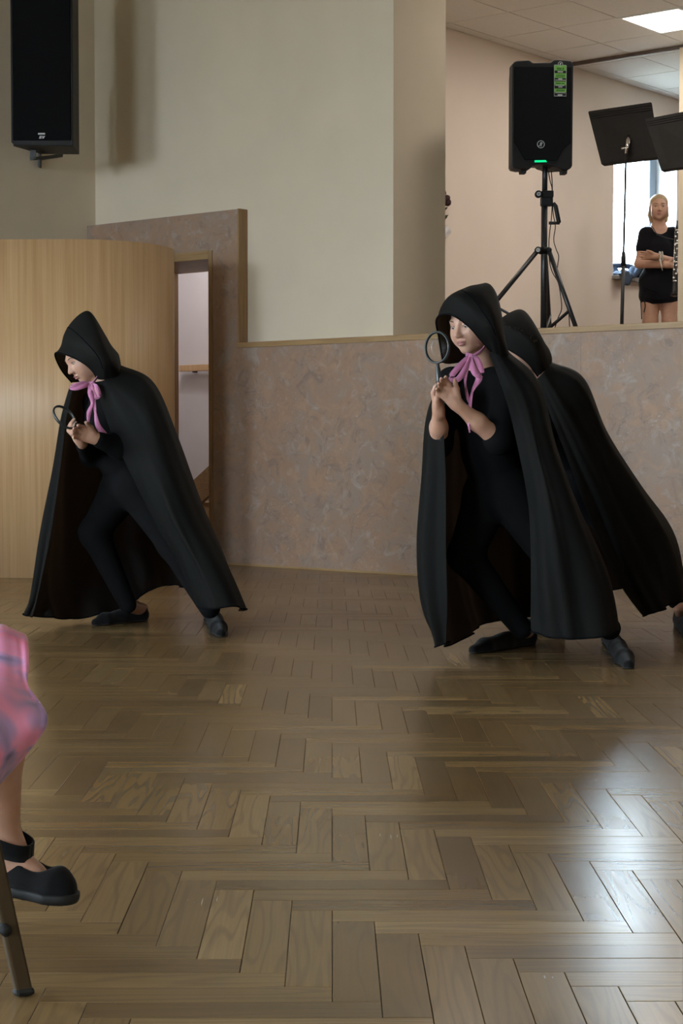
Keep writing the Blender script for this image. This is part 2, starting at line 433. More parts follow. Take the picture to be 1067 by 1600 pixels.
def add_box(bm, x0, x1, y0, y1, z0, z1, xf=None, bevel=0.0):
    vs = [bm.verts.new(c) for c in ((x0, y0, z0), (x1, y0, z0), (x1, y1, z0), (x0, y1, z0), (x0, y0, z1), (x1, y0, z1), (x1, y1, z1), (x0, y1, z1))]
    fs = [(0, 3, 2, 1), (4, 5, 6, 7), (0, 1, 5, 4), (1, 2, 6, 5), (2, 3, 7, 6), (3, 0, 4, 7)]
    faces = [bm.faces.new([vs[i] for i in f]) for f in fs]
    if bevel:
        es = list({e for f in faces for e in f.edges})
        r = bmesh.ops.bevel(bm, geom=es, offset=bevel, segments=2, profile=0.5, affect='EDGES')
        vs = list({v for f in r['faces'] for v in f.verts} | {v for v in vs if v.is_valid})
    if xf is not None:
        for v in vs: v.co = xf @ v.co
    return vs
WXF = Matrix.Translation((A0.x, A0.y, 0)) @ Matrix.Rotation(WROT, 4, 'Z')   # (u, d, z) -> world
def wall_box(name, u0, u1, d0, d1, z0, z1, m, parent=None, bevel=0.0, kind=None):
    """box in wall coordinates; object axes stay aligned with the wall so grain follows it"""
    bm = bmesh.new(); uc, dc = (u0 + u1) / 2, (d0 + d1) / 2
    add_box(bm, u0 - uc, u1 - uc, d0 - dc, d1 - dc, z0, z1, None, bevel)
    me = bpy.data.meshes.new(name); bm.normal_update(); bm.to_mesh(me); bm.free(); me.materials.append(m)
    o = link(bpy.data.objects.new(name, me))
    o.location = wp(uc, dc, 0); o.rotation_euler = (0, 0, WROT)
    adopt(o, parent)
    if kind: o['kind'] = kind
    return o
def tube_bm(bm, pts, radii, seg=10, caps=True):
    pts = [Vector(p) for p in pts]
    if not hasattr(radii, '__len__'): radii = [radii] * len(pts)
    rings = []; prev = None
    for i, p in enumerate(pts):
        t = (pts[min(i + 1, len(pts) - 1)] - pts[max(i - 1, 0)]).normalized()
        if prev is None:
            a = Vector((0, 0, 1)) if abs(t.z) < 0.9 else Vector((1, 0, 0))
            n = t.cross(a).normalized()
        else:
            n = (prev - t * prev.dot(t)).normalized()
        prev = n; b = t.cross(n)
        rings.append([bm.verts.new(p + (n * math.cos(2 * math.pi * k / seg) + b * math.sin(2 * math.pi * k / seg)) * radii[i]) for k in range(seg)])
    for r0, r1 in zip(rings, rings[1:]):
        for k in range(seg):
            bm.faces.new((r0[k], r0[(k + 1) % seg], r1[(k + 1) % seg], r1[k]))
    if caps:
        bm.faces.new(rings[0][::-1]); bm.faces.new(rings[-1])
def tube(name, pts, radii, m, parent=None, seg=10):
    bm = bmesh.new(); tube_bm(bm, pts, radii, seg)
    bmesh.ops.recalc_face_normals(bm, faces=bm.faces)
    o = bm_obj(name, bm, m, parent, True)
    return o
def crom(pts, n):
    """Catmull-Rom resample of a list of vectors to n points per span"""
    P = [np.array(p, float) for p in pts]
    P = [2 * P[0] - P[1]] + P + [2 * P[-1] - P[-2]]
    out = []
    for i in range(1, len(P) - 2):
        for k in range(n):
            t = k / n
            out.append(0.5 * ((2 * P[i]) + (-P[i - 1] + P[i + 1]) * t + (2 * P[i - 1] - 5 * P[i] + 4 * P[i + 1] - P[i + 2]) * t * t
                              + (-P[i - 1] + 3 * P[i] - 3 * P[i + 1] + P[i + 2]) * t ** 3))
    out.append(P[-2])
    return np.array(out)
def ribbon(name, pts, width, m, parent, side=(1, 0, 0), n=6, thick=0.0012, twist=None):
    """flat strip with real thickness following a polyline"""
    c = crom(pts, n); N = len(c)
    s = np.array(side, float)
    ws = width if hasattr(width, '__len__') else [width] * len(pts)
    wi = np.interp(np.linspace(0, 1, N), np.linspace(0, 1, len(ws)), ws)
    vs = []
    for i in range(N):
        t = c[min(i + 1, N - 1)] - c[max(i - 1, 0)]; t /= np.linalg.norm(t) + 1e-9
        a = s
        if twist is not None:
            ang = np.interp(i / (N - 1), np.linspace(0, 1, len(twist)), twist)
            perp = np.cross(t, s)
            a = s * math.cos(ang) + perp * math.sin(ang)
        w = a - t * np.dot(a, t); w /= np.linalg.norm(w) + 1e-9
        nrm = np.cross(t, w) * thick
        for q in (-1, 1):
            vs.append(c[i] + w * wi[i] * 0.5 * q + nrm)
        for q in (1, -1):
            vs.append(c[i] + w * wi[i] * 0.5 * q - nrm)
    fs = []
    for i in range(N - 1):
        for k in range(4):
            fs.append((4 * i + k, 4 * i + (k + 1) % 4, 4 * i + 4 + (k + 1) % 4, 4 * i + 4 + k))
    fs.append((0, 3, 2, 1)); e = 4 * (N - 1); fs.append((e, e + 1, e + 2, e + 3))
    return mesh_obj(name, vs, fs, m, parent, True)
def prism(name, outline, depth, m, parent, origin, ex, ez, ey, bevel=0.0):
    """outline in (x, z) extruded along ey by depth, built at origin"""
    bm = bmesh.new(); n = len(outline)
    f0 = [bm.verts.new(Vector((x, 0, z))) for x, z in outline]
    f1 = [bm.verts.new(Vector((x, depth, z))) for x, z in outline]
    bm.faces.new(f0); bm.faces.new(f1[::-1])
    for i in range(n):
        bm.faces.new((f0[i], f1[i], f1[(i + 1) % n], f0[(i + 1) % n]))
    bmesh.ops.recalc_face_normals(bm, faces=bm.faces)
    if bevel:
        es = [e for e in bm.edges if len(e.link_faces) == 2 and e.calc_face_angle(0) > 0.5]
        bmesh.ops.bevel(bm, geom=es, offset=bevel, segments=2, profile=0.5, affect='EDGES')
    for v in bm.verts: v.co = origin + ex * v.co.x + ey * v.co.y + ez * v.co.z
    bmesh.ops.recalc_face_normals(bm, faces=bm.faces)
    return bm_obj(name, bm, m, parent)

# ================================================================== THE SETTING
# ---- floor: herringbone oak, 7 x 42 cm blocks
w_, L_ = 0.07, 0.42
floor = wall_box('floor', U_CORNER - 0.4, U_RIGHT, D_FRONT, 0.4, -0.06, -0.0125, M_JOINT, kind='structure')
def plank_mesh(name):
    g, c, h = 0.0004, 0.0008, 0.012
    x0, x1, y0, y1 = -L_ / 2 + g, L_ / 2 - g, -w_ / 2 + g, w_ / 2 - g
    vs = []
    for (e, z) in ((0, -h), (0, -c), (c, 0)):
        vs += [(x0 + e, y0 + e, z), (x1 - e, y0 + e, z), (x1 - e, y1 - e, z), (x0 + e, y1 - e, z)]
    fs = [(8, 9, 10, 11)]
    for r in (0, 4):
        for k in range(4):
            fs.append((r + k, r + (k + 1) % 4, r + 4 + (k + 1) % 4, r + 4 + k))
    return vs, fs
PV, PF = plank_mesh('plank')
pm = bpy.data.meshes.new('plank'); pm.from_pydata(PV, [], PF); pm.materials.append(M_PLANK)
uvl = pm.uv_layers.new(name='UVMap')
for l in pm.loops:
    v = PV[l.vertex_index]; uvl.data[l.index].uv = (v[0], v[1])
PARQ = math.radians(0.32)          # the parquet runs almost along the view axis
px0, py0 = 0.001, 2.486
blocks = []
for i in range(-260, 261):
    for j in range(-16, 17):
        bx_, by_ = px0 + i * w_, py0 - i * w_ + j * 12 * w_
        for (cx, cy, rot) in ((bx_ + w_ / 2, by_ + L_ / 2, math.pi / 2),
                              (bx_ + w_ + L_ / 2, by_ + L_ - w_ / 2, 0.0)):
            X = cx * math.cos(PARQ) - cy * math.sin(PARQ); Y = cx * math.sin(PARQ) + cy * math.cos(PARQ)
            if not (-5.5 < X < 5.5 and 0.6 < Y < 13.5): continue
            rel = Vector((X, Y, 0)) - wp(0, 0, 0)
            if rel.dot(B) > 0.25 or rel.dot(U) < U_CORNER - 0.3: continue
            blocks.append((X, Y, rot + PARQ))
def in_frame(b):
    px = 533.5 + F * b[0] / b[1]; py = HORIZON + F * 0.8 / b[1]
    return -30 < px < 1097 and py < 1640
seen = sorted([b for b in blocks if in_frame(b)], key=lambda b: b[1])
near = seen[:300]; nearset = set(near)
for (X, Y, r) in near:
    o = link(bpy.data.objects.new('plank', pm))
    o.location = (X, Y, random.uniform(-0.0004, 0.0002)); o.rotation_euler = (random.gauss(0, 0.0006), random.gauss(0, 0.0006), r)
    adopt(o, floor)
rest = [b for b in blocks if b not in nearset]
PVa = np.array(PV); n1 = len(PV)
V = []; Fc = []; tones = []; uvs = []
for q, (X, Y, r) in enumerate(rest):
    c, s = math.cos(r), math.sin(r)
    z = random.uniform(-0.0004, 0.0002)
    V.append(np.stack([X + PVa[:, 0] * c - PVa[:, 1] * s, Y + PVa[:, 0] * s + PVa[:, 1] * c, PVa[:, 2] + z], 1))
    Fc += [tuple(n1 * q + k for k in f) for f in PF]
    tones += [random.random()] * len(PF)
me = bpy.data.meshes.new('plank_field'); me.from_pydata(np.concatenate(V).tolist(), [], Fc); me.materials.append(M_PLANKF)
at_ = me.attributes.new('tone', 'FLOAT', 'FACE'); at_.data.foreach_set('value', tones)
uvl = me.uv_layers.new(name='UVMap')
li = np.empty(len(me.loops), np.int32); me.loops.foreach_get('vertex_index', li)
uvl.data.foreach_set('uv', PVa[li % n1][:, :2].astype(np.float32).ravel())
fld = adopt(link(bpy.data.objects.new('plank_field', me)), floor); fld['kind'] = 'stuff'

# plain continuation of the floor beyond the blocks, far from the view
wall_box('floor_back', U_CORNER - 0.4, U_RIGHT, D_FRONT, -11.6, -0.06, -0.002, M_FLOORPLAIN, kind='structure')

# ---- plaster front wall with a doorway on the left and the stage opening on the right
def multi_box(name, boxes, m, kind='structure'):
    bm = bmesh.new()
    for b in boxes: add_box(bm, *b)
    me = bpy.data.meshes.new(name); bm.normal_update(); bm.to_mesh(me); bm.free(); me.materials.append(m)
    o = link(bpy.data.objects.new(name, me)); o.location = wp(0, 0, 0); o.rotation_euler = (0, 0, WROT)
    if kind: o['kind'] = kind
    return o
DI0, DI1, ZDI = U_DOOR0 + 0.035, U_DOOR1 - 0.035, Z_DOOR - 0.055      # clear opening
multi_box('wall_front', [
    (U_CORNER - 0.3, U_DOOR0, PLASTER, D_BACK, 0, Z_HALL),
    (U_DOOR0, U_DOOR1, PLASTER, D_BACK, Z_DOOR, Z_HALL),
    (U_DOOR1, U_END, PLASTER, D_BACK, 0, Z_HALL),
    (U_END, U_RIGHT, PLASTER, D_BACK, Z_SCEIL + 0.02, Z_HALL)], M_PLASTER)
multi_box('ground_added_outside', [(-60, 60, -60, 60, -0.5, -0.3)], M_GROUND)  # unseen ground plane, added to cut the sky light coming from below
# left wall with its tall windows (out of frame, they light the hall)
bx = []
ds = sorted([d for w in HALL_WINDOWS for d in w]); edges = [D_FRONT] + ds + [PLASTER]
for k in range(0, len(edges), 2): bx.append((U_CORNER - 0.3, U_CORNER, edges[k], edges[k + 1], 0, Z_HALL))
for (d0, d1) in HALL_WINDOWS:
    bx.append((U_CORNER - 0.3, U_CORNER, d0, d1, 0, WZ0)); bx.append((U_CORNER - 0.3, U_CORNER, d0, d1, WZ1, Z_HALL))
multi_box('wall_left', bx, M_PLASTER)
multi_box('wall_right', [(U_RIGHT, U_RIGHT + 0.2, D_FRONT, D_BACK, 0, Z_HALL)], M_PLASTER)
bx = []
eu = [U_CORNER - 0.3] + [u for w in ADDED_BACK_WINDOWS for u in w] + [U_RIGHT]
for k in range(0, len(eu), 2): bx.append((eu[k], eu[k + 1], D_FRONT - 0.2, D_FRONT, 0, Z_HALL))
for (u0, u1) in ADDED_BACK_WINDOWS:
    bx.append((u0, u1, D_FRONT - 0.2, D_FRONT, 0, WZ0)); bx.append((u0, u1, D_FRONT - 0.2, D_FRONT, WZ1, Z_HALL))
multi_box('wall_back', bx, M_PLASTER)
multi_box('ceiling', [(U_CORNER - 0.3, U_RIGHT, D_FRONT, D_BACK, Z_HALL, Z_HALL + 0.2)], M_HALLCEIL)

# ---- sponge-painted cladding: tall surround round the doorway and the stage front
clad = thing('wall_cladding', None, None, wp(0, 0, 0), rot=(0, 0, WROT)); clad['kind'] = 'structure'
U_SEAM = uof(907, 0)
J = 0.0012
wall_box('panel', U_CORNER, U_DOOR0 - J, 0, PLASTER, 0, Z_SUR, M_CLAD, clad)
wall_box('panel', U_DOOR0, U_DOOR1, 0, PLASTER, Z_DOOR, Z_SUR, M_CLAD, clad)
wall_box('panel', U_DOOR1 + 0.0002, U_SUR - 0.006, 0, PLASTER, 0, Z_SUR, M_CLAD, clad)
us = [U_SUR - 0.006 - J / 2, U_SEAM - 2.44, U_SEAM, U_SEAM + 2.44, U_SEAM + 4.88, U_RIGHT]
us = [us[0]] + [u for u in us[1:] if u > us[0] + 0.3]
for a, b in zip(us, us[1:]):
    wall_box('panel', a + J / 2, b - J / 2, 0, PLASTER, 0, Z_LEDGE, M_CLAD, clad)
# vertical oak edge of the surround and ledge along the dado
o = wall_box('trim_1', U_SUR - 0.004, U_SUR + 0.008, -0.004, PLASTER, Z_LEDGE + 0.034, Z_SUR + 0.002, M_OAKZ, kind='structure')
o = wall_box('trim_2', U_SUR - 0.006, U_RIGHT, -0.012, PLASTER + 0.03, Z_LEDGE, Z_LEDGE + 0.034, M_OAKX, kind='structure', bevel=0.002)
wall_box('baseboard_front', U_DOOR1, U_RIGHT, -0.008, 0, 0, 0.012, M_OAKX, kind='structure')
# ---- oak door frame and the stairwell behind it
df = thing('door_1', None, None, wp(U_DOOR0, 0, 0)); df['kind'] = 'structure'
wall_box('jamb', DI1, U_DOOR1, -0.006, D_BACK, 0, Z_DOOR, M_OAKZ, df, 0.002)
wall_box('jamb', U_DOOR0, DI0, -0.006, D_BACK, 0, Z_DOOR, M_OAKZ, df, 0.002)
wall_box('head', DI0, DI1, -0.006, D_BACK, ZDI, Z_DOOR, M_OAKX, df, 0.002)
D_ST = 1.75; REC = 0.30; U_WELL = U_STAGE - REC - 0.002
multi_box('wall_stairwell', [
    (U_CORNER - 1.75, U_WELL, D_ST, D_ST + 0.15, 0, 3.2),
    (U_CORNER - 1.75, U_CORNER - 1.6, D_BACK, D_ST, 0, 3.2), (U_CORNER - 1.75, U_CORNER - 0.3, D_BACK - 0.15, D_BACK, 0, 3.2)], M_STAIRWALL)
multi_box('ceiling_stairwell', [(U_CORNER - 1.75, U_WELL, D_BACK, D_ST + 0.15, 3.2, 3.3)], M_STAIRWALL)
multi_box('floor_stairwell', [(U_CORNER - 0.3, U_WELL, 0.41, D_BACK, -0.06, -0.001), (U_CORNER - 1.75, U_WELL, D_BACK, D_ST + 0.15, -0.06, -0.001)], M_FLOORPLAIN)
lamp_d = area('stairwell_fill', wp(U_DOOR0 - 0.25, 0.95, 3.12), wp(U_DOOR0 - 0.25, 1.1, 0), 0.5, 0.3, 16, (0.93, 0.93, 1.0))  # fill light with an unseen fitting, added to brighten stairwell and handrail
lp = thing('added_stairwell_light', 'unseen ceiling light added to brighten the stairwell behind the doorway', 'ceiling light', wp(U_DOOR0 - 0.25, 0.95, 3.2))
wall_box('frame', U_DOOR0 - 0.53, U_DOOR0 + 0.03, 0.77, 1.13, 3.17, 3.2, M_GRID, lp)
wall_box('diffuser', U_DOOR0 - 0.50, U_DOOR0, 0.80, 1.10, 3.16, 3.17, M_LAMP, lp)
# handrail fixed to the stairwell wall, seen through the doorway
zr0, zr1 = PL(300, 570, D_ST - 0.06).z, PL(300, 580, D_ST - 0.06).z
uh0 = (PL(280.5, 575, D_ST - 0.06) - wp(0, 0, 0)).dot(U)
hr = thing('stair_handrail', 'straight oak handrail on the pale stairwell wall behind the doorway', 'handrail', wp(uh0, D_ST, zr1))
wall_box('rail', uh0, U_WELL - 0.05, D_ST - 0.07, D_ST - 0.03, zr1, zr0, M_BEECH, hr, 0.004)
for k in (0.12, (U_WELL - uh0) * 0.8): wall_box('bracket', uh0 + k, uh0 + k + 0.02, D_ST - 0.04, D_ST, zr1 - 0.01, zr1 + 0.02, M_BLACKMETAL, hr)
# stair flight climbing to the right: stringer and treads
s0, s1 = PL(299, 753, 1.2), PL(327, 727, 1.2)
su0, su1 = (s0 - wp(0, 0, 0)).dot(U), (s1 - wp(0, 0, 0)).dot(U)
slope = (s1.z - s0.z) / (su1 - su0)
stair = thing('staircase', 'oak stair flight with sloping stringer climbing behind the doorway', 'stairs', wp(su0, 1.2, 0))
hgt = abs(PL(327, 727, 1.2).z - PL(327, 773, 1.2).z)
ust = su0 - s0.z / slope; ue = U_WELL - 0.01
def strg(d):
    pts = [(ust + hgt / slope, 0), (ue, (ue - ust) * slope - hgt), (ue, (ue - ust) * slope), (ust, 0.0)]
    bm = bmesh.new()
    f0 = [bm.verts.new(wp(u, d, z)) for u, z in pts]; f1 = [bm.verts.new(wp(u, d + 0.04, z)) for u, z in pts]
    bm.faces.new(f0); bm.faces.new(f1[::-1])
    for i in range(4): bm.faces.new((f0[i], f1[i], f1[(i + 1) % 4], f0[(i + 1) % 4]))
    bmesh.ops.recalc_face_normals(bm, faces=bm.faces)
    bm_obj('stringer', bm, M_OAKX, stair)
strg(1.2); strg(D_ST - 0.14)
k = 0; rise = 0.17
while True:
    z = rise * (k + 1); u = ust + (z + 0.05) / slope
    if u + rise / slope + 0.03 > ue: break
    wall_box('tread', u, u + rise / slope + 0.03, 1.24, D_ST - 0.14, z - 0.035, z, M_OAKX, stair)
    k += 1

# ---- curved beech screen standing in front of the doorway
Rc = 0.57; ccx, ccy = -1.60, 10.87
pth = []
for k in range(0, 13):                                           # gently bowed left part
    a = math.radians(21 - 21 * k / 12)
    pth.append((ccx - 3.0 * math.sin(a), 10.30 + 3.0 * (1 - math.cos(a))))
for k in range(1, 19):
    a = math.radians(125 * k / 18)
    pth.append((ccx + Rc * math.sin(a), ccy - Rc * math.cos(a)))
zc = W(112, 373.5, 10.30).z
bm = bmesh.new(); out_, inn = [], []
for i, (x, y) in enumerate(pth):
    x2, y2 = pth[min(i + 1, len(pth) - 1)]; x1, y1 = pth[max(i - 1, 0)]
    t = Vector((x2 - x1, y2 - y1, 0)).normalized(); nrm = Vector((-t.y, t.x, 0))
    out_.append(Vector((x, y, 0))); inn.append(Vector((x, y, 0)) + nrm * 0.035)
def ringv(l, z): return [bm.verts.new((p.x, p.y, z)) for p in l]
ob, ot, ib, it = ringv(out_, 0.0), ringv(out_, zc), ringv(inn, 0.0), ringv(inn, zc)
for i in range(len(pth) - 1):
    bm.faces.new((ob[i], ob[i + 1], ot[i + 1], ot[i])); bm.faces.new((ib[i + 1], ib[i], it[i], it[i + 1]))
    bm.faces.new((ot[i], ot[i + 1], it[i + 1], it[i])); bm.faces.new((ob[i + 1], ob[i], ib[i], ib[i + 1]))
bm.faces.new((ob[0], ot[0], it[0], ib[0])); bm.faces.new((ob[-1], ib[-1], it[-1], ot[-1]))
bmesh.ops.recalc_face_normals(bm, faces=bm.faces)
scr = thing('curved_screen', 'tall curved beech veneer screen standing before the doorway', 'screen', (ccx, 10.5, 0))
ob_ = bm_obj('veneer_panel', bm, M_BEECH, scr, False)
for pl in ob_.data.polygons:
    pl.use_smooth = abs(pl.normal.z) < 0.5 and pl.area > 0.1

# ---- stage (raised) behind the opening
D_STB = 9.5
multi_box('floor_stage', [(U_END, U_RIGHT, PLASTER + 0.03, D_BACK, Z_STAGE - 0.1, Z_STAGE), (U_STAGE, U_RIGHT, D_BACK, D_STB, Z_STAGE - 0.1, Z_STAGE)], M_STAGEFLOOR)
# side wall with the window
pw0 = PU(957, 430, U_STAGE); pw1 = PU(1057.5, 430, U_STAGE)
WD0, WD1 = dof(pw0), dof(pw1)
WSZ0 = pw0.z; WSZ1 = 3.75
REC = 0.30
multi_box('wall_stage_side', [
    (U_STAGE - REC, U_STAGE, D_BACK, WD0, 0, Z_SCEIL + 0.1), (U_STAGE - REC, U_STAGE, WD1, D_STB, 0, Z_SCEIL + 0.1),
    (U_STAGE - REC, U_STAGE, WD0, WD1, 0, WSZ0), (U_STAGE - REC, U_STAGE, WD0, WD1, WSZ1, Z_SCEIL + 0.1)], M_STAGEWALL)
multi_box('wall_stage_back', [(U_STAGE - REC, U_RIGHT, D_STB, D_STB + 0.2, 0, Z_SCEIL + 0.1)], M_STAGEWALL)
multi_box('wall_stage_right', [(U_RIGHT, U_RIGHT + 0.2, D_BACK, D_STB, 0, Z_SCEIL + 0.1)], M_STAGEWALL)
po = area('daylight_portal', wp(U_STAGE - REC - 0.02, (WD0 + WD1) / 2, (WSZ0 + WSZ1) / 2), wp(U_STAGE + 3, (WD0 + WD1) / 2, (WSZ0 + WSZ1) / 2), WD1 - WD0, WSZ1 - WSZ0, 1, (1, 1, 1))
po.data.cycles.is_portal = True
win = thing('window_1', None, None, wp(U_STAGE, WD0, WSZ0)); win['kind'] = 'structure'
ui = U_STAGE - REC + 0.02
wall_box('reveal', U_STAGE - REC, U_STAGE - 0.002, WD1 - 0.012, WD1, WSZ0, WSZ1, M_REVEAL, win)
wall_box('reveal', U_STAGE - REC, U_STAGE - 0.002, WD0, WD0 + 0.012, WSZ0, WSZ1, M_REVEAL, win)
for (a, b) in ((WD0 + 0.012, WD0 + 0.06), (WD1 - 0.14, WD1 - 0.012)):
    wall_box('stile', ui, ui + 0.06, a, b, WSZ0, WSZ1, M_FRAMEBLUE, win)
wall_box('rail', ui, ui + 0.06, WD0, WD1, WSZ0, WSZ0 + 0.05, M_FRAMEBLUE, win)
wall_box('rail', ui, ui + 0.06, WD0, WD1, WSZ1 - 0.06, WSZ1, M_FRAMEBLUE, win)
wall_box('pane', ui + 0.028, ui + 0.032, WD0 + 0.06, WD1 - 0.14, WSZ0 + 0.05, WSZ1 - 0.06, M_PANE, win)
wall_box('sill', U_STAGE - REC, U_STAGE + 0.06, WD0 - 0.01, WD1 + 0.01, WSZ0 - 0.035, WSZ0 - 0.001, M_SILL, win, 0.004)

# ceiling of the stage: tiles in a steel grid
def onceil(x, y):
    p = G(x, y, Z_SCEIL); r = p - wp(0, 0, 0)
    return r.dot(U), r.dot(B)
cu0, cd0 = onceil(716.3, 34.5); cu1, cd1 = onceil(779.7, 59.8); cu2, _ = onceil(870.4, 42.8); cu3, _ = onceil(961, 27.2); _, cd2 = onceil(857.7, 81.6)
TU = (cu3 - cu1) / 2; TD = (cd2 - cd0) / 2
gu0, gd0 = cu1, cd1                       # a grid crossing
us_ = sorted([U_STAGE] + [gu0 + i * TU for i in range(-6, 14) if U_STAGE + 0.03 < gu0 + i * TU < 6.0])
ds_ = sorted([D_BACK] + [gd0 + j * TD for j in range(-9, 14) if D_BACK + 0.03 < gd0 + j * TD < D_STB - 0.05] + [D_STB])
ceil_s = wall_box('ceiling_stage', U_STAGE - REC, U_RIGHT, D_BACK, D_STB, Z_SCEIL + 0.012, Z_SCEIL + 0.1, M_GRID, kind='structure')
LITNAME = {(2, 0): 'square lit ceiling panel above the music stands', (2, -4): 'added lit ceiling panel out of view nearest the pillar',
           (2, 4): 'added lit ceiling panel out of view beyond the partition track', (5, 0): 'added lit ceiling panel out of view beside the one above the music stands',
           (5, 4): 'added lit ceiling panel out of view in the far right of the stage', (5, -4): 'added lit ceiling panel out of view over the stage front on the right'}
LIT = set(LITNAME)  # all but the panel above the music stands are added to light the stage
tm = None
for a, b in zip(us_, us_[1:]):
    for c, d in zip(ds_, ds_[1:]):
        i = round((a - gu0) / TU) if abs(b - a - TU) < 0.02 else None
        j = round((c - gd0) / TD) if abs(d - c - TD) < 0.02 else None
        if i is not None and (i, j) in LIT:
            tl = thing('ceiling_light', LITNAME[(i, j)], 'ceiling light', wp((a + b) / 2, (c + d) / 2, Z_SCEIL), group='lit ceiling panels over the stage')
            wall_box('diffuser', a + 0.03, b - 0.03, c + 0.03, d - 0.03, Z_SCEIL - 0.002, Z_SCEIL + 0.006, M_LAMP, tl)
            for (p0, p1, q0, q1) in ((a + 0.006, b - 0.006, c + 0.006, c + 0.03), (a + 0.006, b - 0.006, d - 0.03, d - 0.006), (a + 0.006, a + 0.03, c + 0.03, d - 0.03), (b - 0.03, b - 0.006, c + 0.03, d - 0.03)):
                wall_box('frame', p0, p1, q0, q1, Z_SCEIL - 0.006, Z_SCEIL + 0.006, M_WHITE, tl)
            lo = area('panel_lamp', wp((a + b) / 2, (c + d) / 2, Z_SCEIL - 0.02), wp((a + b) / 2, (c + d) / 2, 0), b - a - 0.08, d - c - 0.08, STAGE_LAMP, (1.0, 0.90, 0.80))
            lo.rotation_euler = (0, 0, WROT)
        else:
            wall_box('ceiling_tile', a + 0.005, b - 0.005, c + 0.005, d - 0.005, Z_SCEIL, Z_SCEIL + 0.011, M_TILE, ceil_s)
# folding-partition track under the ceiling and the partition stub at the right
D_TR = onceil(897.6, 97.2)[1]
wall_box('trim_3', U_STAGE, U_RIGHT, D_TR - 0.012, D_TR + 0.012, Z_SCEIL - 0.03, Z_SCEIL, M_TRACK, kind='structure')
ustub = (PL(1060, 300, D_TR - 0.05) - wp(0, 0, 0)).dot(U)
multi_box('wall_partition', [(ustub, ustub + 2.2, D_TR - 0.05, D_TR + 0.05, Z_STAGE, Z_SCEIL - 0.03)], M_PLASTER)

# ================================================================== LOUDSPEAKERS
X3, Y3, Z3 = Vector((1, 0, 0)), Vector((0, 1, 0)), Vector((0, 0, 1))
def flat_poly(name, pts, thick, m, parent, origin, ex, ez, ey):
    return prism(name, pts, thick, m, parent, origin, ex, ez, ey)
def disc(n, r, cx=0, cz=0): return [(cx + r * math.cos(2 * math.pi * k / n), cz + r * math.sin(2 * math.pi * k / n)) for k in range(n)]
def ring_obj(name, origin, ex, ez, ey, r0, r1, th, m, parent, n=28):
    bm = bmesh.new(); vs = []
    for k in range(n):
        a = 2 * math.pi * k / n; q = ex * math.cos(a) + ez * math.sin(a)
        vs.append([bm.verts.new(origin + q * r + ey * t) for (r, t) in ((r0, 0), (r1, 0), (r1, th), (r0, th))])
    for k in range(n):
        a, b = vs[k], vs[(k + 1) % n]
        for j in range(4): bm.faces.new((a[j], a[(j + 1) % 4], b[(j + 1) % 4], b[j]))
    bmesh.ops.recalc_face_normals(bm, faces=bm.faces)
    return bm_obj(name, bm, m, parent)

# ---- loudspeaker on a tripod, on the stage
YS = 10.75
SC = W(840, 181, YS); MP = YS / F                      # centre of the front, metres per pixel there
def so(cx, cy):                                        # zoom-crop pixel -> local metres
    return ((780 + cx * 0.1312 - 840) * MP, -(80 + cy * 0.1312 - 181) * MP)
yaw = 0.10
ex = Vector((math.cos(yaw), math.sin(yaw), 0)); ey = Vector((-math.sin(yaw), math.cos(yaw), 0))
sp1 = thing('loudspeaker', 'black loudspeaker with green light and green sticker on the tripod stand', 'loudspeaker', SC - Z3 * 0.34)
ol = [so(*p) for p in ((152, 175), (175, 142), (215, 130), (345, 122), (368, 130), (398, 152), (610, 142), (648, 113), (700, 108), (860, 116), (884, 150),
                       (878, 1345), (862, 1378), (815, 1398), (765, 1398), (700, 1372), (640, 1360), (600, 1338), (440, 1338), (400, 1358), (365, 1395), (270, 1400), (175, 1385), (150, 1355))]
prism('cabinet', ol, 0.10, M_BLACKPLASTIC, sp1, SC, ex, Z3, ey, 0.006)
# tapered rear of the cabinet
bm = bmesh.new()
r0 = [(x * 0.985, z * 0.985) for x, z in ol]; r1 = [(x * 0.72, z * 0.9) for x, z in ol]
f0 = [bm.verts.new(SC + ex * x + ey * 0.098 + Z3 * z) for x, z in r0]; f1 = [bm.verts.new(SC + ex * x + ey * 0.33 + Z3 * z) for x, z in r1]
bm.faces.new(f0); bm.faces.new(f1[::-1])
for i in range(len(f0)): bm.faces.new((f0[i], f1[i], f1[(i + 1) % len(f0)], f0[(i + 1) % len(f0)]))
bmesh.ops.recalc_face_normals(bm, faces=bm.faces); bm_obj('rear_shell', bm, M_BLACKPLASTIC, sp1)
gr = prism('grille', [so(*p) for p in ((175, 200), (860, 195), (855, 1080), (770, 1140), (690, 1290), (300, 1290), (215, 1140), (170, 1080))], 0.010, M_GRILLE, sp1, SC - ey * 0.006, ex, Z3, ey, 0.003)
for fx in (302, 795):
    prism('rubber_foot', [so(*p) for p in ((fx - 35, 1390), (fx + 35, 1390), (fx + 32, 1436), (fx - 32, 1436))], 0.06, M_RUBBER, sp1, SC + ey * 0.03, ex, Z3, ey)
prism('status_light', [so(*p) for p in ((420, 1295), (552, 1290), (568, 1312), (420, 1318))], 0.004, M_LED, sp1, SC - ey * 0.010, ex, Z3, ey)
lx, lz = so(494, 1105)
lo_ = SC + ex * lx + Z3 * lz - ey * 0.008
lg = ring_obj('badge', lo_, ex, Z3, ey, 0.0195, 0.0235, 0.003, M_GREYPRINT, sp1)
man = [(-0.008, 0.004), (-0.002, 0.012), (0.006, 0.013), (0.011, 0.008), (0.009, 0.003), (0.004, 0.005), (0.007, -0.002), (0.003, -0.006), (0.004, -0.015), (-0.001, -0.012), (-0.002, -0.006), (-0.012, -0.013), (-0.014, -0.010), (-0.006, -0.002), (-0.003, 0.003)]
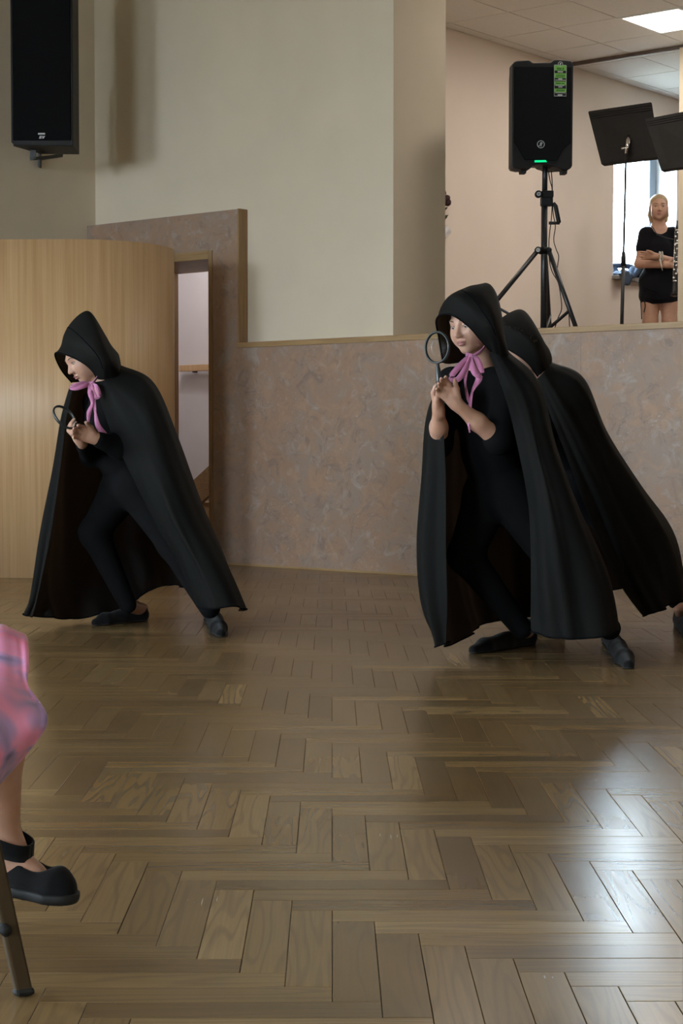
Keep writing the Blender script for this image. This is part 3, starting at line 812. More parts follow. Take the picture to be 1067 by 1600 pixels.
prism('badge_figure', man, 0.003, M_GREYPRINT, lg, lo_, ex, Z3, ey)
# sticker
st = prism('sticker', [so(*p) for p in ((648, 175), (655, 170), (790, 172), (798, 180), (795, 538), (650, 540))], 0.002, M_GREYPRINT, sp1, SC - ey * 0.0085, ex, Z3, ey)
def sticker_bit(name, pts, m, lift):
    prism(name, [so(*p) for p in pts], 0.001, m, st, SC - ey * (0.0085 + lift), ex, Z3, ey)
def rect(a, b, c, d): return ((a, b), (c, b), (c, d), (a, d))
sticker_bit('dark_field', rect(654, 178, 791, 533), M_BLACKPLASTIC, 0.0007)
for (a, b) in ((176, 238), (270, 326), (366, 408), (450, 490)):
    sticker_bit('green_band', rect(654, a, 791, b), M_GREENPRINT, 0.0014)
for (a, b, c, d) in ((680, 206, 738, 230), (746, 204, 766, 230), (670, 286, 780, 300), (666, 306, 778, 318), (668, 380, 730, 398), (736, 382, 776, 398), (672, 462, 776, 478)):
    sticker_bit('green_lettering', rect(a, b, c, d), M_DARKGREEN, 0.0021)
for (a, b, c, d) in ((690, 246, 754, 260), (698, 330, 746, 344), (660, 347, 788, 355), (664, 408, 772, 416), (700, 424, 748, 436), (662, 494, 784, 502), (692, 516, 748, 536)):
    sticker_bit('white_lettering', rect(a, b, c, d), M_GREYPRINT, 0.0021)
slx, slz = so(723, 162)
so_ = SC + ex * slx + Z3 * slz - ey * 0.0098
sb = prism('sticker_badge', disc(20, 0.0150), 0.0015, M_BLACKPLASTIC, sp1, so_, ex, Z3, ey)
ring_obj('badge_ring', so_ - ey * 0.0005, ex, Z3, ey, 0.0125, 0.0152, 0.0015, M_GREYPRINT, sb, 20)
prism('badge_figure', [(x * 0.62, z * 0.62) for x, z in man], 0.0015, M_GREYPRINT, sb, so_ - ey * 0.0006, ex, Z3, ey)

# tripod
YP = YS + 0.14
def T(cx, cy, dy=0.0): return W(780 + cx * 0.15317, 270 + cy * 0.15317, YP + dy)
tri = thing('speaker_stand', 'black tripod stand with crank handle carrying the loudspeaker', 'speaker stand', Vector((T(455, 900).x, YP, Z_STAGE)))
px_ = T(455, 900).x
def pz(cy): return T(455, cy).z
tube('upper_pole', [(px_ + 0.005, YP, SC.z - 0.22), (px_ + 0.003, YP, pz(180))], 0.0165, M_BLACKMETAL, tri, 14)
tube('main_pole', [(px_ + 0.002, YP, pz(200)), (px_, YP, Z_STAGE + 0.06)], 0.0200, M_BLACKMETAL, tri, 14)
tube('base_hub', [(px_, YP, Z_STAGE + 0.10), (px_, YP, Z_STAGE + 0.03)], 0.03, M_BLACKPLASTIC, tri, 14)
bm = bmesh.new(); xf = Matrix.Translation((px_ + 0.004, YP, 0))
add_box(bm, -0.022, 0.052, -0.025, 0.035, pz(255), pz(185), xf, 0.006)
add_box(bm, -0.026, 0.045, -0.022, 0.03, pz(340), pz(250), xf, 0.006)
collar = bm_obj('collar', bm, M_BLACKPLASTIC, tri)
kc = T(400, 218, -0.03)
kn = tube('clamp_knob', [kc + Y3 * 0.02, kc - Y3 * 0.012], 0.022, M_BLACKPLASTIC, collar, 16)
ring_obj('knob_face', kc - Y3 * 0.013, X3, Z3, Y3, 0.004, 0.013, 0.002, M_GREYPRINT, collar, 18)
cr = tube('crank_handle', [T(550, 310, -0.02), T(575, 340, -0.022), T(608, 505, -0.024), T(600, 515, -0.024)], [0.013, 0.014, 0.014, 0.010], M_BLACKPLASTIC, tri, 10)
tube('crank_grip', [T(615, 513, -0.024), T(505, 513, -0.024)], 0.0095, M_RUBBER, cr, 10)
tube('leg_hub', [(px_, YP, pz(760)), (px_, YP, pz(830))], 0.029, M_BLACKPLASTIC, tri, 14)
hubz = pz(790)
hl = T(395, 790, -0.06)
def leg(top, foot, r=0.0125):
    l = tube('leg', [top, foot], r, M_BLACKMETAL, tri, 12)
    d = (foot - top).normalized()
    tube('rubber_foot', [foot - d * 0.03, foot + d * 0.012], r + 0.004, M_RUBBER, l, 10)
    return l
lA = T(-60, 1345, -0.10); dirA = (lA - hl); footA = hl + dirA * ((hl.z - Z_STAGE - 0.008) / (hl.z - lA.z))
leg(hl, footA, 0.0145)
ring_obj('pivot_disc', hl - Y3 * 0.018 + X3 * -0.002, X3, Z3, Y3, 0.002, 0.013, 0.006, M_GREYPRINT, tri, 16)
tube('pivot', [hl + Y3 * 0.016, hl - Y3 * 0.016], 0.021, M_BLACKPLASTIC, tri, 14)
hr_ = T(505, 790, -0.02); lB = T(775, 1560, -0.13); dirB = lB - hr_; footB = hr_ + dirB * ((hr_.z - Z_STAGE - 0.008) / (hr_.z - lB.z))
leg(hr_, footB, 0.0145)
tube('pivot', [hr_ + Y3 * 0.016, hr_ - Y3 * 0.016], 0.017, M_BLACKPLASTIC, tri, 12)
hc = Vector((px_ + 0.012, YP + 0.045, hubz)); footC = Vector((px_ + 0.10, YP + 0.47, Z_STAGE + 0.008))
leg(hc, footC, 0.0145)
base = Vector((px_, YP, Z_STAGE + 0.07))
for (tp, ft, fr) in ((hl, footA, 0.60), (hr_, footB, 0.66), (hc, footC, 0.66)):
    j = tp + (ft - tp) * fr
    sd = (ft - tp).cross(Z3).normalized() * 0.012
    for q in (-1, 1): tube('brace', [j + sd * q, base + sd * q + (j - base) * 0.08], 0.0062, M_BLACKMETAL, tri, 8)
# cables
cb1 = [T(500, -20, 0.05), T(520, 90, 0.04), T(538, 160, 0.04), T(540, 300, 0.05), T(530, 480, 0.04), T(512, 620, 0.035), T(506, 760, 0.045), T(512, 900, 0.05), T(540, 1010, 0.04), T(600, 1120, 0.02), T(625, 1250, 0), T(635, 1390, 0.0), T(600, 1480, 0.05), T(560, 1600, 0.1)]
c1_ = tag(tube('speaker_cable', [Vector(p) for p in crom(cb1, 5)], 0.0032, M_CABLE, None, 6), 'thin black cable running straight down beside the stand pole', 'cable', 'cables on the speaker stand')
cb2 = [T(530, -30, 0.06), T(540, 120, 0.05), T(548, 400, 0.03), T(572, 540, -0.03), T(555, 680, -0.02), T(580, 780, -0.01), T(606, 850, 0), T(596, 940, 0.0), T(594, 1000, 0.03), T(640, 1150, 0.06), T(700, 1350, 0.08), T(720, 1600, 0.10)]
c2_ = tag(tube('speaker_cable', [Vector(p) for p in crom(cb2, 5)], 0.0032, M_CABLE, None, 6), 'black cable looping out below the crank handle of the speaker stand', 'cable', 'cables on the speaker stand')
for c_, p_ in ((c1_, 0), (c2_, 1)): pass

# ---- big loudspeaker on the left wall
YL = 11.25
bl = W(17.5, 227, YL); wpx = YL / F
sw = 96 * wpx; shh = 1.12
o_ = Vector((bl.x + sw / 2, YL, bl.z))
sp2 = thing('loudspeaker', 'tall black loudspeaker mounted high on the wall above the curved screen', 'loudspeaker', o_)
prism('cabinet', [(-sw / 2, 0.02), (-sw / 2 + 0.02, 0), (sw / 2 - 0.004, -0.005), (sw / 2, 0.005), (sw / 2, shh), (-sw / 2, shh)], 0.06, M_BLACKPLASTIC, sp2, o_, X3, Z3, Y3, 0.005)
bm = bmesh.new()
q0 = [(-sw / 2 + 0.004, 0.004), (sw / 2 - 0.002, 0.0), (sw / 2 - 0.002, shh - 0.004), (-sw / 2 + 0.004, shh - 0.004)]
q1 = [(-sw / 2 + 0.13, 0.0), (sw / 2 - 0.012, -0.002), (sw / 2 - 0.012, shh - 0.02), (-sw / 2 + 0.13, shh - 0.02)]
f0 = [bm.verts.new(o_ + X3 * x + Y3 * 0.058 + Z3 * z) for x, z in q0]; f1 = [bm.verts.new(o_ + X3 * x + Y3 * 0.34 + Z3 * z) for x, z in q1]
bm.faces.new(f0); bm.faces.new(f1[::-1])
for i in range(4): bm.faces.new((f0[i], f1[i], f1[(i + 1) % 4], f0[(i + 1) % 4]))
bmesh.ops.recalc_face_normals(bm, faces=bm.faces); bm_obj('rear_shell', bm, M_BLACKPLASTIC, sp2)
prism('grille', [(-sw / 2 + 0.012, 0.03), (sw / 2 - 0.012, 0.03), (sw / 2 - 0.012, shh - 0.02), (-sw / 2 + 0.012, shh - 0.02)], 0.012, M_GRILLE, sp2, o_ - Y3 * 0.008, X3, Z3, Y3, 0.004)
tag_o = W(65, 212, YL - 0.010)
bd = prism('badge', [(-0.028, -0.024), (0.028, -0.024), (0.028, 0.024), (-0.028, 0.024)], 0.0015, M_GRILLE, sp2, tag_o, X3, Z3, Y3)
for k in range(6):
    x = -0.022 + k * 0.0075
    prism('badge_letter', [(x, 0.007), (x + 0.0062, 0.007), (x + 0.0062, 0.017), (x, 0.017)], 0.001, M_WHITEPRINT, bd, tag_o - Y3 * 0.0008, X3, Z3, Y3)
for (pts) in ([(-0.017, -0.018), (-0.001, -0.018), (0.001, -0.0135), (-0.010, -0.0135), (-0.0095, -0.012), (0.0005, -0.012), (0.002, -0.008), (-0.0085, -0.008), (-0.008, -0.0055), (0.0025, -0.0055), (0.004, -0.001), (-0.011, -0.001)],
              [(0.006, -0.001), (0.0055, -0.018), (0.012, -0.018), (0.023, -0.001), (0.017, -0.001), (0.0105, -0.012), (0.011, -0.001)]):
    prism('badge_letter', pts, 0.001, M_WHITEPRINT, bd, tag_o - Y3 * 0.0008, X3, Z3, Y3)
br = [W(52, 233, 11.44), W(51, 248, 11.44), W(70, 246.5, 11.62), W(95, 243, 11.80)]
bk = thing('wall_bracket', 'black steel bracket under the wall loudspeaker', 'bracket', br[3])
def bar(name, a, b, hw, hh, m, parent):
    a, b = Vector(a), Vector(b); t = (b - a).normalized()
    s = t.cross(Z3) if abs(t.z) < 0.9 else X3.copy(); s.normalize(); n = s.cross(t).normalized()
    bm = bmesh.new()
    v = [[bm.verts.new(p + s * i * hw + n * j * hh) for i, j in ((-1, -1), (1, -1), (1, 1), (-1, 1))] for p in (a, b)]
    bm.faces.new(v[0]); bm.faces.new(v[1][::-1])
    for k in range(4): bm.faces.new((v[0][k], v[1][k], v[1][(k + 1) % 4], v[0][(k + 1) % 4]))
    bmesh.ops.recalc_face_normals(bm, faces=bm.faces)
    return bm_obj(name, bm, m, parent)
bar('upright', br[0], br[1], 0.018, 0.006, M_BLACKMETAL, bk)
bar('arm', br[1] - (br[3] - br[1]) * 0.03, br[3], 0.014, 0.010, M_BLACKMETAL, bk)
wl = wp(U_CORNER + 0.012, dof(br[3]), br[3].z)
bar('wall_plate', wl - Z3 * 0.06, wl + Z3 * 0.12, 0.006, 0.05, M_BLACKMETAL, bk)
bar('arm', br[3], wl, 0.014, 0.010, M_BLACKMETAL, bk)
bar('upright', W(95, 243, 11.80), W(95, 243, 11.80) + Z3 * 0.5, 0.014, 0.006, M_BLACKMETAL, bk)

# ================================================================== MUSIC STANDS
def music_stand(corners, pole_top, pole_bot_px, depth, label, chrome):
    c = [Vector(p) for p in corners]                       # TL TR BR BL
    foot = Vector((pole_bot_px.x, pole_bot_px.y, Z_STAGE))
    t = thing('music_stand', label, 'music stand', foot, group='music stands on the stage')
    n = (c[1] - c[0]).cross(c[3] - c[0]).normalized()
    if n.y < 0: n = -n
    def quad(name, q, th, m, par, bev=0.0):
        bm = bmesh.new()
        a = [bm.verts.new(p) for p in q]; b = [bm.verts.new(p + n * th) for p in q]
        bm.faces.new(a); bm.faces.new(b[::-1])
        for i in range(4): bm.faces.new((a[i], b[i], b[(i + 1) % 4], a[(i + 1) % 4]))
        bmesh.ops.recalc_face_normals(bm, faces=bm.faces)
        if bev:
            es = [e for e in bm.edges if abs((e.verts[0].co - e.verts[1].co).normalized().dot(n)) > 0.9]
            bmesh.ops.bevel(bm, geom=es, offset=bev, segments=3, profile=0.5, affect='EDGES')
        return bm_obj(name, bm, m, par)
    desk = quad('desk', c, 0.003, M_DESK, t, 0.012)
    def at(s, v): 
        top = c[0] + (c[1] - c[0]) * s; bot = c[3] + (c[2] - c[3]) * s
        return top + (bot - top) * v
    for v in (0.045, 0.085, 0.125):                         # pressed ribs along the top edge
        quad('pressed_rib', [at(0.01, v) - n * 0.005, at(0.99, v) - n * 0.005, at(0.99, v + 0.018) - n * 0.005, at(0.01, v + 0.018) - n * 0.005], 0.006, M_DESK, desk)
    quad('lip', [at(0.0, 0.985), at(1.0, 0.985), at(1.0, 1.0), at(0.0, 1.0)], 0.05, M_DESK, desk)
    pt = Vector(pole_top)
    mid = foot + (pt - foot) * 0.49
    tube('upper_pole', [pt, mid], 0.0085, M_BLACKMETAL, t, 10)
    tube('lower_pole', [mid + (pt - foot) * 0.01, foot + Z3 * 0.05], 0.0135, M_BLACKMETAL, t, 12)
    tube('collar', [mid + (pt - foot).normalized() * 0.05, mid - (pt - foot).normalized() * 0.05], [0.014, 0.021], M_BLACKPLASTIC, t, 12)
    cl = at(0.55, 0.66) - n * 0.006
    hd = tube('tilt_clamp', [at(0.55, 0.55) - n * 0.004, cl - n * 0.012, pt], [0.012, 0.02, 0.010], M_CHROME, t, 10)
    tube('clamp_bolt', [pt + X3 * -0.026 + Z3 * 0.03 - n * 0.02, pt + X3 * 0.03 + Z3 * 0.036 - n * 0.02], 0.007, M_CHROME, hd, 8)
    tube('clamp_bolt', [pt + X3 * 0.012 + Z3 * 0.055 - n * 0.025, pt + X3 * 0.016 - Z3 * 0.005 - n * 0.025], 0.006, M_CHROME, hd, 8)
    for k in range(3):
        a = k * 2.094 + 0.5
        tube('leg', [foot + Z3 * 0.16, foot + Vector((math.cos(a) * 0.2, math.sin(a) * 0.2, 0.012))], 0.008, M_BLACKMETAL, t, 8)
    return t
music_stand([W(918.5, 174, 13.25), W(1018, 159.5, 12.95), W(1031, 245, 12.80), W(939.5, 256.5, 13.10)], W(978, 240, 12.93), W(970.5, 520, 12.93), 12.93,
            'black music stand with chrome clamp standing in front of the stage window', True)
music_stand([W(1008, 186, 12.55), W(1112, 166, 12.25), W(1127, 252, 12.10), W(1033, 266, 12.40)], W(1080, 250, 12.22), W(1086, 520, 12.22), 12.22,
            'black music stand cut off by the right edge of the picture', False)

# ================================================================== THINGS ON THE STAGE WINDOW SILL AND WALL
# denim jacket heaped on the sill
uj0, uj1 = -0.12, 0.07
jk = thing('denim_jacket', 'crumpled blue denim jacket lying on the stage window sill', 'jacket', wp(U_STAGE - 0.06, (WD0 + WD1) / 2, WSZ0))
nu, nv = 40, 26
jv = []; jf = []
dd0, dd1 = WD0 + 0.03, WD0 + 0.80
for i in range(nu + 1):
    for j in range(nv + 1):
        s, t_ = i / nu, j / nv
        d = dd0 + (dd1 - dd0) * s
        u = U_STAGE - REC + 0.09 + (REC + 0.04) * t_
        edge = min(1, 5 * s, 5 * (1 - s)) * min(1, 4 * t_ + 0.2)
        h = (0.06 + 0.035 * math.sin(9 * s + 4 * t_) + 0.028 * math.sin(21 * s - 9 * t_) + 0.02 * math.sin(33 * t_ + 12 * s)) * edge
        z = WSZ0 + 0.004 + max(0, h)
        over = max(0, (t_ - 0.80) / 0.20)
        if over > 0:
            u = U_STAGE + 0.068 + 0.012 * math.sin(17 * s) + 0.02 * (1 - (1 - over) ** 2)
            z = z - over * (0.05 + 0.06 * s * s + 0.05 * math.sin(7 * s + 1) + (0.06 if s > 0.72 else 0))
        jv.append(wp(u, d, z))
for i in range(nu):
    for j in range(nv):
        a = i * (nv + 1) + j; jf.append((a, a + 1, a + nv + 2, a + nv + 1))
jo = mesh_obj('cloth', jv, jf, M_DENIM, jk, True)
md = jo.modifiers.new('thick', 'SOLIDIFY'); md.thickness = 0.008; md.offset = 1.0
sl_pts = [wp(U_STAGE - 0.12, dd0 + 0.10, WSZ0 + 0.10), wp(U_STAGE - 0.05, dd0 + 0.28, WSZ0 + 0.11), wp(U_STAGE - 0.02, dd0 + 0.48, WSZ0 + 0.09), wp(U_STAGE + 0.0, dd0 + 0.62, WSZ0 + 0.07)]
tube('sleeve', [Vector(p) for p in crom(sl_pts, 5)], [0.024] * 8 + [0.02] * 8, M_DENIM, jk, 10)
pp = PU(1055, 432, U_STAGE - 0.04)
bm = bmesh.new(); add_box(bm, -0.10, 0.10, -0.07, 0.07, 0, 0.028, WXF @ Matrix.Translation(((pp - wp(0, 0, 0)).dot(U), dof(pp) - 0.14, WSZ0 + 0.001)), 0.004)
tag(bm_obj('paper_stack', bm, M_WHITE), 'white stack of paper on the sill behind the standing girl', 'paper')

# dried rose bouquet hung upside on the stage wall, half hidden by the pillar
fb = PU(694, 330, U_STAGE + 0.05)
fl = thing('dried_bouquet', 'dark red dried flowers with cellophane hanging beside the wall pillar', 'flowers', fb)
def FP(x, y, off=0.05): return PU(x, y, U_STAGE + off)
tube('stem', [FP(692, 292, 0.03), FP(694, 318), FP(693.5, 345), FP(693, 362, 0.03)], 0.006, M_LEAF, fl, 8)
rs = random.Random(3)
for (x, y, r) in ((694, 300, 0.020), (697.5, 310, 0.028), (699.5, 317, 0.028), (695, 316, 0.03), (696, 308, 0.024), (692, 312, 0.03)):
    c = FP(x, y, 0.06)
    fo = bmesh.new()
    for k in range(3):
        bmesh.ops.create_icosphere(fo, subdivisions=2, radius=r * (1 - 0.25 * k), matrix=Matrix.Translation(c + Vector((rs.uniform(-1, 1), rs.uniform(-1, 1), rs.uniform(-1, 1))) * r * 0.5) @ Matrix.Diagonal((1, 0.7, 1.1, 1)))
    bm_obj('blossom', fo, M_ROSE, fl, True)
for (x, y) in ((696, 326), (695.5, 341), (697, 338)):
    c = FP(x, y, 0.05)
    mesh_obj('leaf', [c + Vector((-0.03, 0, -0.02)), c + Vector((0, -0.008, -0.012)), c + Vector((0.018, 0, 0.012)), c + Vector((-0.006, 0.006, 0.008))], [(0, 1, 2, 3)], M_LEAF, fl).modifiers.new('thick', 'SOLIDIFY').thickness = 0.002
for k in range(7):
    a = FP(693 + 0.4 * k, 350 + 0.5 * k, 0.05); b = FP(698 + 1.6 * k if k < 5 else 703 + k * 0.3, 373 - 1.9 * k, 0.09)
    ribbon('cellophane_strip', [a, (a + b) / 2 + Vector((0, -0.01, 0.006)), b], [0.006, 0.014, 0.003], M_CELLO, fl, (0.7, 0.3, 0.6), 4, 0.0006)

# ================================================================== PEOPLE
# Bodies are one continuous surface: blended round cones and ellipsoids, meshed with surface nets.
def A3(p): return np.array(p, np.float32)
class Body:
    def __init__(s): s.p = []
    def cone(s, a, b, ra, rb, k=0.02, op='add'): s.p.append(('c', A3(a), A3(b), ra, rb, k, op)); return s
    def chain(s, pts, rs, k=0.02):
        for i in range(len(pts) - 1): s.cone(pts[i], pts[i + 1], rs[i], rs[i + 1], k)
        return s
    def ell(s, c, r, R=None, k=0.02, op='add'):
        s.p.append(('e', A3(c), A3(r), np.eye(3, dtype=np.float32) if R is None else np.array(R, np.float32), 0, k, op)); return s
    def plane(s, c, n): s.p.append(('p', A3(c), A3(Vector(n).normalized()), 0, 0, 0.0, 'cut')); return s
    def ext(s, other): s.p += other.p; return s
    def mesh(s, vox, inflate=0.0):
        lo = np.full(3, 1e9); hi = np.full(3, -1e9)
        boxes = []
        for q in s.p:
            if q[0] == 'c':
                m = max(q[3], q[4]); l = np.minimum(q[1], q[2]) - m; h = np.maximum(q[1], q[2]) + m
            elif q[0] == 'e':
                e = np.abs(q[3]) @ q[2]; l = q[1] - e; h = q[1] + e
            else: boxes.append(None); continue
            boxes.append((l - inflate - q[5] - 3 * vox, h + inflate + q[5] + 3 * vox))
            if q[6] == 'add': lo = np.minimum(lo, l); hi = np.maximum(hi, h)
        lo = lo - inflate - 4 * vox; hi = hi + inflate + 4 * vox
        n = np.ceil((hi - lo) / vox).astype(int) + 1
        g = np.full(n, 0.2, np.float32)
        ax = [(lo[i] + vox * np.arange(n[i])).astype(np.float32) for i in range(3)]
        for q, bx in zip(s.p, boxes):
            if q[0] == 'p':
                sl = (slice(0, n[0]), slice(0, n[1]), slice(0, n[2]))
            else:
                i0 = np.maximum(0, np.floor((bx[0] - lo) / vox).astype(int)); i1 = np.minimum(n, np.ceil((bx[1] - lo) / vox).astype(int) + 1)
                if (i1 <= i0).any(): continue
                sl = tuple(slice(a, b) for a, b in zip(i0, i1))
            X = ax[0][sl[0]][:, None, None]; Y = ax[1][sl[1]][None, :, None]; Z = ax[2][sl[2]][None, None, :]
            if q[0] == 'c':
                a, b, ra, rb = q[1], q[2], q[3], q[4]
                ab = b - a; L2 = float(ab @ ab) + 1e-9
                t = np.clip(((X - a[0]) * ab[0] + (Y - a[1]) * ab[1] + (Z - a[2]) * ab[2]) / L2, 0, 1)
                d = np.sqrt((X - a[0] - t * ab[0]) ** 2 + (Y - a[1] - t * ab[1]) ** 2 + (Z - a[2] - t * ab[2]) ** 2) - (ra + (rb - ra) * t)
            elif q[0] == 'e':
                c, r, R = q[1], q[2], q[3]
                x, y, z = X - c[0], Y - c[1], Z - c[2]
                u = [(x * R[0, i] + y * R[1, i] + z * R[2, i]) for i in range(3)]
                k0 = np.sqrt(sum((u[i] / r[i]) ** 2 for i in range(3)))
                k1 = np.sqrt(sum((u[i] / r[i] ** 2) ** 2 for i in range(3))) + 1e-6
                d = k0 * (k0 - 1) / k1
            else:
                c, nn = q[1], q[2]
                d = (X - c[0]) * nn[0] + (Y - c[1]) * nn[1] + (Z - c[2]) * nn[2]
            cur = g[sl]
            if q[6] == 'add':
                d = d - inflate
                k = q[5]
                if k > 0:
                    h = np.clip(0.5 + 0.5 * (cur - d) / k, 0, 1)
                    g[sl] = cur + (d - cur) * h - k * h * (1 - h)
                else: g[sl] = np.minimum(cur, d)
            elif q[6] == 'sub':
                k = q[5]; h = np.clip(0.5 - 0.5 * (cur + d) / k, 0, 1)
                g[sl] = cur + (-d - cur) * h + k * h * (1 - h)
            else:
                g[sl] = np.maximum(cur, d)
        return surface_nets(g, lo, vox)
def surface_nets(g, lo, vox):
    neg = g < 0
    # active cells
    c = np.zeros(tuple(np.array(g.shape) - 1), np.int8)
    for i in (0, 1):
        for j in (0, 1):
            for k in (0, 1):
                c += neg[i:g.shape[0] - 1 + i, j:g.shape[1] - 1 + j, k:g.shape[2] - 1 + k]
    act = (c > 0) & (c < 8)
    idx = np.argwhere(act)
    vid = np.full(act.shape, -1, np.int64); vid[act] = np.arange(len(idx))
    corner = np.array([(i, j, k) for i in (0, 1) for j in (0, 1) for k in (0, 1)])
    vals = np.stack([g[idx[:, 0] + a, idx[:, 1] + b, idx[:, 2] + e] for a, b, e in corner], 1)
    acc = np.zeros((len(idx), 3)); cnt = np.zeros(len(idx))
    for p in range(8):
        for q in range(p + 1, 8):
            if np.abs(corner[p] - corner[q]).sum() != 1: continue
            va, vb = vals[:, p], vals[:, q]; m = (va < 0) != (vb < 0)
            t = np.where(m, va / np.where(m, va - vb, 1), 0)
            acc += np.where(m[:, None], corner[p] + t[:, None] * (corner[q] - corner[p]), 0); cnt += m
    V = lo + (idx + acc / cnt[:, None]) * vox
    quads = []
    for axis in range(3):
        o1, o2 = [(1, 2), (2, 0), (0, 1)][axis]
        sh = [slice(None)] * 3; sh2 = [slice(None)] * 3
        sh[axis] = slice(0, -1); sh2[axis] = slice(1, None)
        n0, n1 = neg[tuple(sh)], neg[tuple(sh2)]
        e = np.argwhere(n0 != n1)
        e = e[(e[:, o1] > 0) & (e[:, o2] > 0) & (e[:, o1] < g.shape[o1] - 1) & (e[:, o2] < g.shape[o2] - 1)]
        flip = n0[e[:, 0], e[:, 1], e[:, 2]]
        def cell(d1, d2):
            f = e.copy(); f[:, o1] += d1; f[:, o2] += d2
            return vid[f[:, 0], f[:, 1], f[:, 2]]
        a, b, c_, d = cell(-1, -1), cell(0, -1), cell(0, 0), cell(-1, 0)
        Q = np.stack([a, b, c_, d], 1); Q[~flip] = Q[~flip][:, ::-1]
        quads.append(Q)
    return V, np.concatenate(quads)
def sdf_obj(name, body, vox, m, parent, inflate=0.0, smooth_iter=1):
    V, Q = body.mesh(vox, inflate)
    if smooth_iter:                                    # light Laplacian relax
        for _ in range(smooth_iter):
            acc = np.zeros_like(V); cnt = np.zeros(len(V))
            for a in range(4):
                for b in ((a + 1) % 4, (a + 3) % 4):
                    np.add.at(acc, Q[:, a], V[Q[:, b]]); np.add.at(cnt, Q[:, a], 1)
            V = 0.5 * V + 0.5 * acc / np.maximum(cnt, 1)[:, None]
    me = bpy.data.meshes.new(name)
    me.vertices.add(len(V)); me.vertices.foreach_set('co', V.astype(np.float32).ravel())
    me.loops.add(len(Q) * 4); me.loops.foreach_set('vertex_index', Q.astype(np.int32).ravel())
    me.polygons.add(len(Q)); me.polygons.foreach_set('loop_start', np.arange(0, len(Q) * 4, 4, dtype=np.int32))
    try: me.polygons.foreach_set('loop_total', np.full(len(Q), 4, np.int32))
    except Exception: pass
    me.update(calc_edges=True); me.validate()
    me.polygons.foreach_set('use_smooth', [True] * len(me.polygons))
    me.materials.append(m)
    return adopt(link(bpy.data.objects.new(name, me)), parent)

def frame_from(fwd, up):
    f = Vector(fwd).normalized(); r = f.cross(Vector(up)).normalized(); u = r.cross(f)
    return r, f, u                                     # columns: right, forward, up
class Head:
    """local frame: x right, y forward (nose), z up; height about 0.215 s"""
    def __init__(s, c, fwd, up=(0, 0, 1), sc=1.0):
        s.c = Vector(c); s.r, s.f, s.u = frame_from(fwd, up); s.s = sc
        s.R = np.array([[s.r[i], s.f[i], s.u[i]] for i in range(3)])
    def at(s, x, y, z): return s.c + (s.r * x + s.f * y + s.u * z) * s.s
    def prims(s, B_, ears=True):
        S = s.s
        def E(x, y, z, a, b, c, k, op='add'): B_.ell(s.at(x, y, z), (a * S, b * S, c * S), s.R, k, op)
        E(0, -.012, .030, .073, .090, .080, .01)
        E(0, .022, -.020, .060, .066, .082, .03)
        E(0, .058, -.088, .024, .022, .019, .03)
        for q in (-1, 1):
            E(q * .036, .050, -.032, .027, .026, .032, .03)
            E(q * .046, .010, -.065, .014, .03, .022, .03)
        B_.cone(s.at(0, .082, .012), s.at(0, .103, -.026), .0065 * S, .0105 * S, .012)
        for q in (-1, 1): E(q * .010, .092, -.030, .008, .010, .007, .006)
        B_.cone(s.at(-.032, .076, .024), s.at(.032, .076, .024), .009 * S, .009 * S, .018)
        for q in (-1, 1):
            E(q * .031, .090, .005, .017, .014, .011, .012, 'sub')
            B_.cone(s.at(q * .045, .070, .009), s.at(q * .031, .0825, .0125), .0035 * S, .004 * S, .004)
            B_.cone(s.at(q * .031, .0825, .0125), s.at(q * .018, .078, .006), .004 * S, .0035 * S, .004)
        E(0, .0875, -.054, .021, .009, .0055, .006)
        E(0, .0855, -.0645, .017, .009, .006, .006)
        if ears:
            for q in (-1, 1): E(q * .075, -.008, -.005, .009, .018, .030, .01)
    def features(s, parent, brow=M_BROW):
        S = s.s
        lp_ = Body()
        lp_.ell(s.at(0, .0895, -.0545), (.0195 * S, .0085 * S, .0048 * S), s.R, .003)
        lp_.ell(s.at(0, .0875, -.0640), (.0165 * S, .0085 * S, .0056 * S), s.R, .003)
        sdf_obj('lips', lp_, .0016, M_LIPS, parent)
        for q in (-1, 1):
            bm = bmesh.new()
            Mx = Matrix.Translation(s.at(q * .031, .0705, .0045)) @ Matrix(((s.r[0], s.f[0], s.u[0], 0), (s.r[1], s.f[1], s.u[1], 0), (s.r[2], s.f[2], s.u[2], 0), (0, 0, 0, 1)))
            bmesh.ops.create_uvsphere(bm, u_segments=16, v_segments=10, radius=.0118 * S, matrix=Mx)
            ey_ = bm_obj('eye', bm, M_EYEWHITE, parent, True)
            bm = bmesh.new()
            bmesh.ops.create_uvsphere(bm, u_segments=12, v_segments=8, radius=.0066 * S, matrix=Mx @ Matrix.Translation((0, .0072 * S, -.0012 * S)) @ Matrix.Diagonal((1, .72, 1, 1)))
            bm_obj('iris', bm, M_IRIS, ey_, True)
            tube('eyelash', [s.at(q * .0455, .0725, .0065), s.at(q * .039, .081, .0095), s.at(q * .031, .0845, .0105), s.at(q * .023, .083, .0085), s.at(q * .0175, .0785, .004)], .0014 * S, M_BROW, ey_, 6)
            tube('eyebrow', [s.at(q * .050, .070, .024), s.at(q * .040, .081, .0305), s.at(q * .028, .0865, .030), s.at(q * .014, .0875, .026)], [.0012 * S, .0024 * S, .003 * S, .0026 * S], brow, parent, 6)

